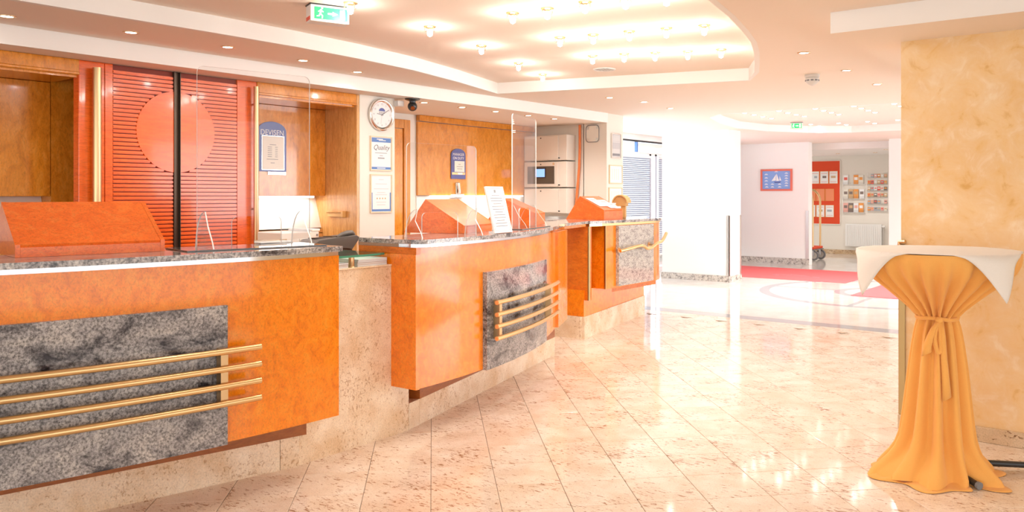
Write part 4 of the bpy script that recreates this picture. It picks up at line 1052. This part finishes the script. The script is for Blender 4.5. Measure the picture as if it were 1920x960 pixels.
# pooled hem lying on the floor in soft folds
for s in (0.33, 0.66, 1.0):
    ring = []
    for k in range(NA):
        th = 2*PI*k/NA; d = math.degrees(th)
        r0 = hem_r(th)*0.93; r1 = hem_r(th)*1.0+0.035
        rr = r0+(r1-r0)*s
        fold = 0.011*(1-s*0.6)*(0.5+0.5*math.sin(13*th+s*1.5))+0.014*math.exp(-((d-200)/18.0)**2)*(1-s)*(1+math.sin(25*th))
        zz = 0.003+fold*(1.0 if s < 1 else 0.35)
        ring.append(bm.verts.new((TC.x+rr*math.cos(CAMA+th), TC.y+rr*math.sin(CAMA+th), zz)))
    grid.append(ring)
for a, b in zip(grid, grid[1:]):
    for k in range(NA):
        bm.faces.new((a[k], a[(k+1) % NA], b[(k+1) % NA], b[k]))
drape = obj('drape', bm, 'skirt', sk, True)
sm = drape.modifiers.new('thickness', 'SOLIDIFY'); sm.thickness = 0.002; sm.offset = 0
# tie band with knot, bow and tails
bm = bmn(); pts = []
for k in range(40): th = 2*PI*k/40; pts.append((TC.x+0.094*math.cos(th), TC.y+0.094*math.sin(th), 0.783+0.004*math.sin(3*th)))
tube(bm, pts+[pts[0]], 0.0105, 8); obj('tie_band', bm, 'skirt', sk, True)
def at(deg, r, z): a = tang(deg); return (TC.x+r*math.cos(a), TC.y+r*math.sin(a), z)
bm = bmn(); bmesh.ops.create_uvsphere(bm, u_segments=14, v_segments=10, radius=0.019, matrix=Matrix.Translation(at(250, 0.106, 0.780))); obj('knot', bm, 'skirt', sk, True)
bm = bmn(); tube(bm, cat([at(250, 0.108, 0.775), at(243, 0.118, 0.74), at(240, 0.128, 0.69), at(246, 0.134, 0.63), at(252, 0.130, 0.64), at(252, 0.120, 0.70), at(251, 0.110, 0.77)], 5), 0.011, 8); obj('bow_loop', bm, 'skirt', sk, True)
def ribbon(name, pts, wd_, deg):
    a = tang(deg+90); sx, sy = math.cos(a), math.sin(a); bm = bmn(); L_ = []
    n = len(pts)
    for i, p in enumerate(pts):
        w_ = wd_*(0.5+0.6*i/(n-1))
        L_.append([bm.verts.new((p[0]+s*sx*w_, p[1]+s*sy*w_, p[2]+(0.012*s if i == n-1 else 0))) for s in (-1, -0.4, 0.4, 1)])
    for q in L_:
        for v_, dd in ((q[1], 0.006), (q[2], 0.006)):
            v_.co += Vector((math.cos(tang(deg)), math.sin(tang(deg)), 0))*dd
    for p_, q_ in zip(L_, L_[1:]):
        for j in range(3): bm.faces.new((p_[j], p_[j+1], q_[j+1], q_[j]))
    o_ = obj(name, bm, 'skirt', sk, True); s_ = o_.modifiers.new('thickness', 'SOLIDIFY'); s_.thickness = 0.003
ribbon('tie_tail', [at(255, 0.112, 0.775), at(257, 0.125, 0.70), at(258, 0.136, 0.60), at(260, 0.146, 0.50), at(261, 0.155, 0.405)], 0.017, 258)
ribbon('tie_tail', [at(247, 0.112, 0.775), at(238, 0.126, 0.74), at(232, 0.138, 0.70), at(228, 0.148, 0.655), at(227, 0.152, 0.615)], 0.019, 236)
# white cloth: square topper, corners hanging
tp = thing('table_topper', (TC.x, TC.y, TZ), 0, 'white square paper cloth on the cocktail table with hanging corners', 'tablecloth')
bm = bmn(); N = 44; HS = 0.376; cl = {}
rot = tang(285-45)
for i in range(N+1):
    for j in range(N+1):
        x = -HS+2*HS*i/N; y = -HS+2*HS*j/N
        X = x*math.cos(rot)-y*math.sin(rot); Y = x*math.sin(rot)+y*math.cos(rot)
        RR = TR+0.008
        near = (math.atan2(Y, X)-rot-PI/4) % (PI/2); near = min(near, PI/2-near)
        k_ = 1+0.13*math.exp(-(near/0.22)**2)*min(1, math.hypot(X, Y)/RR)**4; X *= k_; Y *= k_
        r = math.hypot(X, Y)
        if r <= RR: p = (X, Y, 0.004+0.0012*math.sin(9*X+3)*math.sin(11*Y))
        else:
            ex = r-RR; th = math.atan2(Y, X)
            bend = min(ex, 0.02)
            q = RR+bend*0.55+0.10*ex+0.05*ex*math.sin(7*th)
            zz = -(ex*1.04-bend*0.35)
            # corners stay flat instead of wrapping round the rim
            cth = th-rot; near = (cth-PI/4) % (PI/2)
            near = min(near, PI/2-near)
            q2 = q*math.cos(near*0.35)+0.012*math.cos(near*8)*min(1, ex/0.06)
            p = (q2*math.cos(th), q2*math.sin(th), 0.004+zz)
        cl[i, j] = bm.verts.new((TC.x+p[0], TC.y+p[1], TZ+p[2]))
for i in range(N):
    for j in range(N): bm.faces.new((cl[i, j], cl[i+1, j], cl[i+1, j+1], cl[i, j+1]))
o_ = obj('cloth', bm, 'cloth', tp, True); s_ = o_.modifiers.new('thickness', 'SOLIDIFY'); s_.thickness = 0.0015; s_.offset = 1

# ================================================================== CEILING FIXTURES
def spot_child(parent, loc, W, size, r=0.03, blend=0.6, color=WARM):
    l = bpy.data.lights.new('lamp_light', 'SPOT'); l.energy = W; l.spot_size = math.radians(size); l.spot_blend = blend; l.shadow_soft_size = r; l.color = color
    o = bpy.data.objects.new('lamp_light', l); C.objects.link(o); o.parent = parent; o.location = loc; return o
DL = {}
def downlight(x, y, z, label, group, W=DOWN_W):
    first = DL.setdefault(W, [None])
    if first[0] is None:
        t = thing('recessed_downlight', (x, y, z), 0, label, 'downlight', group)
        bm = bmn(); lathe(bm, [(0.032, 0.0), (0.034, -0.004), (0.046, -0.005), (0.048, -0.002), (0.048, 0.0)], 24); obj('trim_ring', bm, 'brass', t, True, local=True)
        bm = bmn(); lathe(bm, [(0, -0.0015), (0.033, -0.0015)], 20); obj('lamp_lens', bm, 'lamp', t, local=True)
        spot_child(t, (0, 0, -0.02), W, 150, 0.03, 1.0)
        first[0] = t; return t
    t = copy_tree(first[0]); t.location = (x, y, z); t['label'] = label; t['group'] = group; return t
for n, (x, y) in enumerate(((-5.36, 1.92), (-5.26, 2.58), (-5.24, 3.24), (-5.30, 3.91), (-5.43, 4.55))):
    downlight(x, y, CEIL, 'recessed brass downlight over the near counter, %s from the left' % ORD[n], 'downlights over the near counter')
for n, (x, y) in enumerate(((-4.70, 7.35), (-4.61, 7.92), (-4.70, 8.70))):
    downlight(x, y, CEIL, 'recessed downlight over the far counter, %s from the left' % ORD[n], 'downlights over the far counter')
for n, (x, y) in enumerate(((-2.07, 5.86), (-2.08, 6.90), (-2.11, 7.94))):
    downlight(x, y, CEIL, 'recessed downlight left of the yellow wall, %s nearest' % ['', 'second', 'third'][n] if n else 'recessed downlight left of the yellow wall, nearest of the three', 'downlights beside the yellow wall')
for n, y in enumerate((5.75, 6.30, 6.84, 7.42, 7.93)):
    downlight(-5.86, y, SOFF, 'recessed downlight in the bulkhead behind the middle counter, %s from the clock' % ORD[n], 'downlights in the bulkhead', 26.0)
for n, (x, y) in enumerate(((-5.7, 18.3), (-4.9, 18.3), (-4.4, 17.2))):
    downlight(x, y, 2.30, 'small downlight in the alcove ceiling above the brochure racks, %s from the left' % ORD[n], 'downlights in the alcove', 22.0)
# glass pendants in the oval recess
pend = None
def pendant(x, y, label, group='glass lamps in the oval ceiling recess'):
    global pend
    if pend is None:
        t = thing('glass_ceiling_lamp', (x, y, UP), 0, label, 'ceiling lamp', group)
        bm = bmn(); lathe(bm, [(0, 0), (0.042, 0), (0.042, -0.006), (0.030, -0.010), (0.014, -0.012), (0.014, -0.02), (0, -0.02)], 20); obj('ceiling_plate', bm, 'brass', t, True, local=True)
        for k in range(3):
            bm = bmn(); a = 2*PI*k/3; tube(bm, [(0.034*math.cos(a), 0.034*math.sin(a), -0.006), (0.036*math.cos(a), 0.036*math.sin(a), -0.034)], 0.003, 6); obj('prong', bm, 'brass', t, local=True)
        bm = bmn(); lathe(bm, [(0.034, -0.02), (0.036, -0.034), (0.0, -0.034)], 20); obj('glass_dish', bm, 'window_glass', t, local=True)
        bm = bmn(); lathe(bm, [(0, -0.02), (0.014, -0.022), (0.019, -0.04), (0.016, -0.062), (0, -0.07)], 16); obj('bulb', bm, 'lamp', t, True, local=True)
        l = bpy.data.lights.new('lamp_light', 'POINT'); l.energy = PENDANT_W; l.shadow_soft_size = 0.025; l.color = WARM
        o = bpy.data.objects.new('lamp_light', l); C.objects.link(o); o.parent = t; o.location = (0, 0, -0.095)
        spot_child(t, (0, 0, -0.08), PENDANT_DOWN_W, 172, 0.025, 0.8)
        pend = t; return t
    t = copy_tree(pend); t.location = (x, y, UP); t['label'] = label; t['group'] = group; return t
for n, (x, y) in enumerate(((-3.87, 3.19), (-3.98, 3.96), (-4.17, 4.70), (-4.46, 5.51), (-4.70, 6.17))):
    pendant(x, y, 'glass lamp in the curved row on the counter side, %s from the exit sign' % ORD[n])
for r_, (rowname, pts) in enumerate((('front', ((-3.26, 3.97), (-3.01, 4.0), (-2.73, 4.0), (-2.48, 4.05), (-2.25, 4.12))), ('middle', ((-3.49, 4.79), (-3.24, 4.85), (-2.97, 4.90), (-2.71, 4.96), (-2.46, 5.03))),
                                     ('rear', ((-3.74, 5.59), (-3.48, 5.66), (-3.25, 5.76), (-3.01, 5.86), (-2.76, 5.94))))):
    for n, (x, y) in enumerate(pts):
        pendant(x, y, 'glass lamp in the %s row of the oval recess, %s from the left' % (rowname, ORD[n]))
for n, (x, y) in enumerate(((-3.1, 3.1), (-2.5, 3.1), (-3.4, 2.3), (-2.7, 2.3))):
    pendant(x, y, 'glass lamp in the part of the oval recess above the camera, %s' % ORD[n])
# lobby spots
fs = None
def farspot(x, y, label):
    global fs
    if fs is None:
        t = thing('lobby_spotlight', (x, y, UP), 0, label, 'spotlight', 'spotlights in the lobby recess')
        bm = bmn(); lathe(bm, [(0.036, 0), (0.038, -0.004), (0.05, -0.005), (0.05, 0)], 16); obj('trim_ring', bm, 'silver', t, True, local=True)
        bm = bmn(); lathe(bm, [(0, -0.01), (0.02, -0.008), (0.036, -0.002)], 16); obj('lamp_lens', bm, 'lamp', t, local=True)
        spot_child(t, (0, 0, -0.03), FAR_W, 150, 0.03, 1.0, (0.95, 0.98, 1.0))
        fs = t; return t
    t = copy_tree(fs); t.location = (x, y, UP); t['label'] = label; return t
for c_ in range(5):
    for r_ in range(4):
        farspot(-4.66+c_*0.5, 10.8+r_*0.33, 'lobby spotlight in the near block, column %s from the left, %s row back' % (ORD[c_], ORD[r_]))
for c_ in range(4):
    for r_ in range(2):
        farspot(-4.55+c_*0.45, 13.2+r_*0.4, 'lobby spotlight in the far block, column %s from the left, %s row back' % (ORD[c_], ORD[r_]))
# exit signs
def exit_sign(loc, rz, L, H, D_, label):
    t = thing('exit_sign', loc, rz, label, 'exit sign')
    obj('housing', bevel(box(bmn(), -L/2, L/2, -D_/2, D_/2, 0, H), 0.003), 'plastic', t, local=True)
    obj('base_plate', box(bmn(), -L/2-0.004, L/2+0.004, -D_/2-0.004, D_/2+0.004, H, H+0.006), 'dark', t, local=True)
    f = obj('green_panel', box(bmn(), -L*0.40, L*0.45, -D_/2-0.002, -D_/2-0.0003, H*0.14, H*0.86), 'exit_green', t, local=True)
    y0 = -D_/2-0.0035; y1 = -D_/2-0.0022
    bm = bmn(); box(bm, L*0.25, L*0.38, y0, y1, H*0.22, H*0.80); obj('door_pictogram', bm, 'exit_white', f, local=t)
    bm = bmn(); extr(bm, [(L*0.20, y0, H*0.5), (L*0.06, y0, H*0.64), (L*0.06, y0, H*0.55), (-L*0.06, y0, H*0.55), (-L*0.06, y0, H*0.45), (L*0.06, y0, H*0.45), (L*0.06, y0, H*0.36)], (0, 0.0013, 0)); obj('arrow', bm, 'exit_white', f, local=t)
    bm = bmn(); s = H*0.72; ox = -L*0.24; oz = H*0.14
    def lm(a, b, wd_):
        a = Vector((ox+a[0]*s, 0, oz+a[1]*s)); b = Vector((ox+b[0]*s, 0, oz+b[1]*s)); t_ = (b-a).normalized(); n_ = Vector((-t_.z, 0, t_.x))*wd_*s
        extr(bm, [(a+n_)+Vector((0, y0, 0)), (b+n_)+Vector((0, y0, 0)), (b-n_)+Vector((0, y0, 0)), (a-n_)+Vector((0, y0, 0))], (0, 0.0013, 0))
    lm((0.02, 0.80), (-0.05, 0.42), 0.075); lm((-0.05, 0.45), (0.14, 0.28), 0.05); lm((0.14, 0.30), (0.10, 0.06), 0.045); lm((-0.05, 0.45), (-0.16, 0.24), 0.05); lm((-0.16, 0.26), (-0.34, 0.22), 0.042); lm((0.02, 0.74), (0.22, 0.60), 0.04); lm((0.0, 0.74), (-0.22, 0.60), 0.04)
    pts = [(ox+(0.10+0.085*math.cos(2*PI*k/12))*s, y0, oz+(0.92+0.085*math.sin(2*PI*k/12))*s) for k in range(12)]; extr(bm, pts, (0, 0.0013, 0))
    obj('running_figure', bm, 'exit_white', f, local=t)
    obj('end_label', box(bmn(), -L/2-0.0018, -L/2-0.0002, -D_*0.42, D_*0.40, H*0.08, H*0.30), 'red_label', t, local=True)
    return t
exit_sign((-4.055, 3.17, UP-0.106), math.radians(68), 0.235, 0.10, 0.10, 'green running-man exit sign hanging in the oval ceiling recess')
exit_sign((-4.55, 12.55, UP-0.12), math.radians(10), 0.18, 0.10, 0.05, 'small green exit sign far off under the lobby ceiling')
# smoke detector
sd = thing('smoke_detector', (-2.39, 6.97, CEIL), 0, 'white smoke detector on the ceiling left of the yellow wall', 'smoke detector')
bm = bmn(); lathe(bm, [(0, 0), (0.062, 0), (0.062, -0.022), (0.054, -0.028)], 24); obj('base', bm, 'grey_plastic', sd, True, local=True)
bm = bmn(); lathe(bm, [(0.050, -0.026), (0.058, -0.036), (0.056, -0.062), (0.034, -0.082), (0.013, -0.094), (0, -0.097)], 24); obj('head', bm, 'grey_plastic', sd, True, local=True)
bm = bmn()
for k in range(10):
    a = 2*PI*k/10; box(bm, 0.050, 0.0585, -0.012, 0.012, -0.058, -0.046, 0, Matrix.Rotation(a, 4, 'Z'))
obj('vents', bm, 'rubber', sd, kind='stuff', local=True)
# round ceiling grille
vg = thing('ceiling_grille', (-4.06, 6.26, UP), 0, 'round metal grille in the oval ceiling recess near its rear edge', 'grille')
bm = bmn(); lathe(bm, [(0.085, 0), (0.088, -0.006), (0.10, -0.007), (0.104, 0)], 32); obj('rim', bm, 'plastic', vg, True, local=True)
bm = bmn(); lathe(bm, [(0, -0.001), (0.086, -0.001)], 24); obj('backing', bm, 'rubber', vg, local=True)
for k in range(-3, 4):
    x = k*0.024; h_ = math.sqrt(max(0.0004, 0.085**2-x*x)); obj('bar', box(bmn(), x-0.006, x+0.006, -h_, h_, -0.006, -0.002), 'silver', vg, local=True)

# ================================================================== FAR LOBBY THINGS
cp = thing('red_carpet', (-5.2, 14.0, 0), 0, 'long pale red carpet with dark emblem beyond the white pillar', 'carpet', 'red carpets in the lobby')
pile = obj('pile', bevel(box(bmn(), -7.1, -3.93, 13.0, 14.95, 0.001, 0.008), 0.002), 'red_carpet', cp)
bm = bmn()
for k, (x, y, l, a) in enumerate(((-5.2, 13.72, .28, .1), (-4.95, 13.75, .3, -.25), (-4.8, 13.62, .3, .1), (-5.0, 13.58, .2, .3), (-4.62, 13.6, .2, -.4), (-5.3, 13.6, .18, -.6))):
    box(bm, -l/2, l/2, -0.014, 0.014, 0.0082, 0.0088, 0, Matrix.Translation((x, y, 0)) @ Matrix.Rotation(a, 4, 'Z'))
obj('emblem', bm, 'ink', pile)
cp = thing('red_carpet', (-1.5, 12.5, 0), 0, 'red carpet behind the cocktail table', 'carpet', 'red carpets in the lobby')
obj('pile', bevel(box(bmn(), -3.40, 3.5, 11.47, 13.2, 0.001, 0.008), 0.002), 'red_carpet', cp)
# sailing ship picture
t, fm, wd, ht, zz = framed('ship_picture', -6.52, -5.86, 1.465, 1.905, 15.928, 'blue picture of a white sailing ship in a coral red frame, far wall', 'picture', 'red_frame', 0.038, 'chart_blue', '-Y', dpt=0.024)
def poly(name, pts, mat, z=0.001):
    bm = bmn(); extr(bm, [fm @ Vector((x, y, zz+z)) for x, y in pts], fm.to_3x3() @ Vector((0, 0, 0.0008))); obj(name, bm, mat, FS)
poly('sail', [(-0.10, 0.20), (-0.005, 0.335), (-0.01, 0.21)], 'paper'); poly('sail', [(0.0, 0.20), (0.005, 0.355), (0.06, 0.205)], 'paper'); poly('sail', [(0.065, 0.21), (0.07, 0.30), (0.105, 0.21)], 'paper')
poly('hull', [(-0.05, 0.185), (-0.03, 0.16), (0.07, 0.16), (0.105, 0.19)], 'blue')
rows = []
for (x, y) in ((-0.21, 0.33), (-0.21, 0.26), (-0.21, 0.2), (-0.21, 0.13), (-0.2, 0.075), (-0.08, 0.13), (-0.08, 0.075), (0.07, 0.13), (0.07, 0.075), (0.21, 0.35), (0.21, 0.3), (0.21, 0.25), (0.21, 0.2), (0.21, 0.15), (0.21, 0.1), (0.0, 0.385)):
    rows += [(x-0.035, x+0.035, y), (x-0.02, x+0.02, y+0.014)]
text_lines('print_lines', fm, rows, 'paper', FS, 0.009, zz+0.001)
# notice board on the alcove wall
AY = 19.35
nbd = thing('notice_board', (-6.4, AY, 0.69), 0, 'red felt notice board on the alcove wall behind the luggage cart', 'notice board')
obj('felt', box(bmn(), -6.95, -5.975, AY-0.02, AY-0.001, 0.70, 2.18), 'red_board', nbd)
for (x0, x1, z0, z1) in ((-6.96, -5.965, 0.685, 0.70), (-6.96, -5.965, 2.18, 2.195), (-5.975, -5.962, 0.70, 2.18)): obj('frame_bar', box(bmn(), x0, x1, AY-0.025, AY-0.001, z0, z1), 'wall', nbd)
rown = ['top', 'middle', 'bottom']
for r_, (z0, z1, xr, mt) in enumerate(((1.645, 1.945, -6.02, 'paper'), (1.24, 1.525, -6.11, 'orange_sheet'), (0.855, 1.145, -6.11, 'paper'))):
    for c_ in range(3):
        x1 = xr-c_*0.218; x0 = x1-0.205
        t, fm, wd, ht, zz = framed('notice_sheet', x0, x1, z0, z1, AY-0.0205, '%s notice sheet in the %s row of the red board, %s from the right' % ('orange' if mt != 'paper' else 'white', rown[r_], ORD[c_]), 'notice', 'b_orange', 0.008, mt, '-Y', 'notices on the red board', 0.008)
        if mt == 'paper':
            bm = bmn(); flat(bm, fm, -0.06+0.02*c_, 0.05, ht*0.45, ht*0.62, zz, zz+0.001); obj('print_block', bm, ['b_tan', 'b_dark', 'b_grey'][(c_+r_) % 3], FS)
            text_lines('print_lines', fm, [(-0.07, 0.07, ht*0.15), (-0.07, 0.07, ht*0.82)], 'b_pink', FS, 0.012, zz+0.001)
# brochure racks
cols = ['b_orange', 'b_red', 'b_dark', 'b_tan', 'b_grey', 'b_pink', 'paper', 'cream_paper']
cname = {'b_orange': 'orange', 'b_red': 'red', 'b_dark': 'dark', 'b_tan': 'tan', 'b_grey': 'grey', 'b_pink': 'pink', 'paper': 'white', 'cream_paper': 'cream'}
random.seed(5)
def rack(x0, x1, rowz, label, depth=0.05, lip=0.05):
    t = thing('brochure_rack', ((x0+x1)/2, AY, rowz[-1]), 0, label, 'rack', 'clear brochure racks')
    for xx in (x0-0.008, x1): obj('side_strip', box(bmn(), xx, xx+0.008, AY-0.01, AY-0.001, rowz[-1]-0.03, rowz[0]+0.12), 'acrylic_edge', t)
    for z in rowz:
        obj('ledge', box(bmn(), x0, x1, AY-depth, AY-0.006, z-0.008, z), 'acrylic_edge', t)
        obj('lip', box(bmn(), x0, x1, AY-depth-0.004, AY-depth, z-0.008, z+lip), 'acrylic', t)
rackA = (1.63, 1.30, 0.98); rackB = (1.775, 1.63, 1.485, 1.34, 1.185, 1.02)
rack(-5.90, -5.40, rackA, 'clear brochure rack with three rows beside the red board')
rack(-5.35, -4.90, rackB, 'clear brochure rack with six low rows at the right of the alcove wall', 0.04, 0.02)
def brochure(x, z, w_, h_, mt, mt2, label, group, dp=0.03, base=None):
    t = thing('brochure', (x+w_/2, AY-dp, z), 0, label, 'brochure', group)
    cv = obj('cover', box(bmn(), x, x+w_, AY-dp-0.006, AY-dp, z+0.001, z+h_), mt, t)
    obj('print_block', box(bmn(), x+w_*0.15, x+w_*0.85, AY-dp-0.0075, AY-dp-0.0062, z+h_*0.45, z+h_*0.75), mt2, cv)
lay = [[(0.0, 'paper', 'b_red'), (0.235, 'b_orange', 'paper'), (0.345, 'cream_paper', 'b_orange')], [(0.0, 'cream_paper', 'b_dark'), (0.12, 'b_tan', 'b_dark'), (0.235, 'b_orange', 'b_tan'), (0.365, 'paper', 'b_dark')],
       [(0.0, 'b_pink', 'b_dark'), (0.12, 'b_dark', 'b_tan'), (0.235, 'paper', 'b_pink'), (0.35, 'b_orange', 'paper')]]
for r_, row in enumerate(lay):
    for n, (dx, a, b) in enumerate(row):
        brochure(-5.89+dx, rackA[r_], 0.108, 0.215, a, b, '%s brochure, %s from the left in the %s row of the three-row rack' % (cname[a], ORD[n], rown[r_]), 'brochures in the three-row rack')
for r_, z in enumerate(rackB):
    for n in range(6):
        if (r_, n) in ((4, 4), (0, 0)): continue
        a, b = random.sample(cols, 2)
        brochure(-5.345+n*0.073, z, 0.064, 0.085, a, b, 'small %s leaflet, %s place of the %s row in the six-row rack' % (cname[a], ORD[n], ORD[r_]), 'leaflets in the six-row rack', 0.022)
# radiator
rd = thing('radiator', (-5.4, AY-0.08, 0.2), 0, 'white panel radiator under the brochure racks', 'radiator')
obj('panel', bevel(box(bmn(), -5.83, -5.02, AY-0.09, AY-0.03, 0.19, 0.71), 0.006), 'radiator', rd)
for k in range(16): obj('rib', bevel(box(bmn(), -5.80+k*0.048, -5.775+k*0.048, AY-0.098, AY-0.09, 0.22, 0.68), 0.003), 'radiator', rd)
obj('valve', tube(bmn(), [(-5.02, AY-0.06, 0.66), (-4.95, AY-0.06, 0.66)], 0.022, 10), 'plastic', rd)
obj('pipe', tube(bmn(), [(-4.985, AY-0.06, 0.64), (-4.985, AY-0.06, 0.02)], 0.010, 8), 'steel', rd)
# luggage cart
lc = thing('luggage_cart', (-6.3, 17.3, 0), 0, 'brass luggage cart with rubber wheels half hidden behind the far wall', 'cart')
obj('platform', bevel(box(bmn(), -6.85, -5.80, 17.0, 17.6, 0.235, 0.285), 0.01), 'red_board', lc)
obj('bumper', bevel(box(bmn(), -6.87, -5.78, 16.98, 17.62, 0.215, 0.235), 0.01), 'rubber', lc)
for yy in (17.06, 17.54):
    pts = [(-5.84, yy, 0.285), (-5.84, yy, 1.25)]+[(-6.06+0.22*math.cos(PI/2*k/6), yy, 1.25+0.25*math.sin(PI/2*k/6)) for k in range(1, 7)]+[(-6.60, yy, 1.5)]+[(-6.60-0.22*math.sin(PI/2*k/6), yy, 1.25+0.25*math.cos(PI/2*k/6)) for k in range(1, 7)]+[(-6.82, yy, 0.285)]
    bm = bmn(); tube(bm, pts, 0.022, 10); obj('hoop', bm, 'brass', lc, True)
obj('hanging_rail', tube(bmn(), [(-6.33, 17.06, 1.5), (-6.33, 17.54, 1.5)], 0.018, 10), 'brass', lc)
obj('crossbar', tube(bmn(), [(-5.84, 17.06, 0.98), (-6.82, 17.06, 0.98)], 0.014, 8), 'brass', lc)
for (x, yy) in ((-5.86, 17.08), (-5.86, 17.52), (-6.78, 17.08), (-6.78, 17.52)):
    bm = bmn(); lathe(bm, [(0.07, -0.02), (0.098, -0.022), (0.105, -0.01), (0.105, 0.01), (0.098, 0.022), (0.07, 0.02)], 24); bm.transform(Matrix.Translation((x+0.04, yy, 0.106)) @ Matrix.Rotation(PI/2, 4, 'X'))
    wl = obj('wheel', bm, 'rubber', lc, True)
    bm = bmn(); lathe(bm, [(0, -0.016), (0.07, -0.018), (0.07, 0.018), (0, 0.016)], 18); bm.transform(Matrix.Translation((x+0.04, yy, 0.106)) @ Matrix.Rotation(PI/2, 4, 'X')); obj('wheel_hub', bm, 'steel', wl)
    for s in (-0.03, 0.03):
        bm = bmn(); extr(bm, [(x, yy+s-0.003, 0.215), (x+0.045, yy+s-0.003, 0.215), (x+0.055, yy+s-0.003, 0.10), (x+0.03, yy+s-0.003, 0.09)], (0, 0.006, 0)); obj('fork', bm, 'chrome', lc)
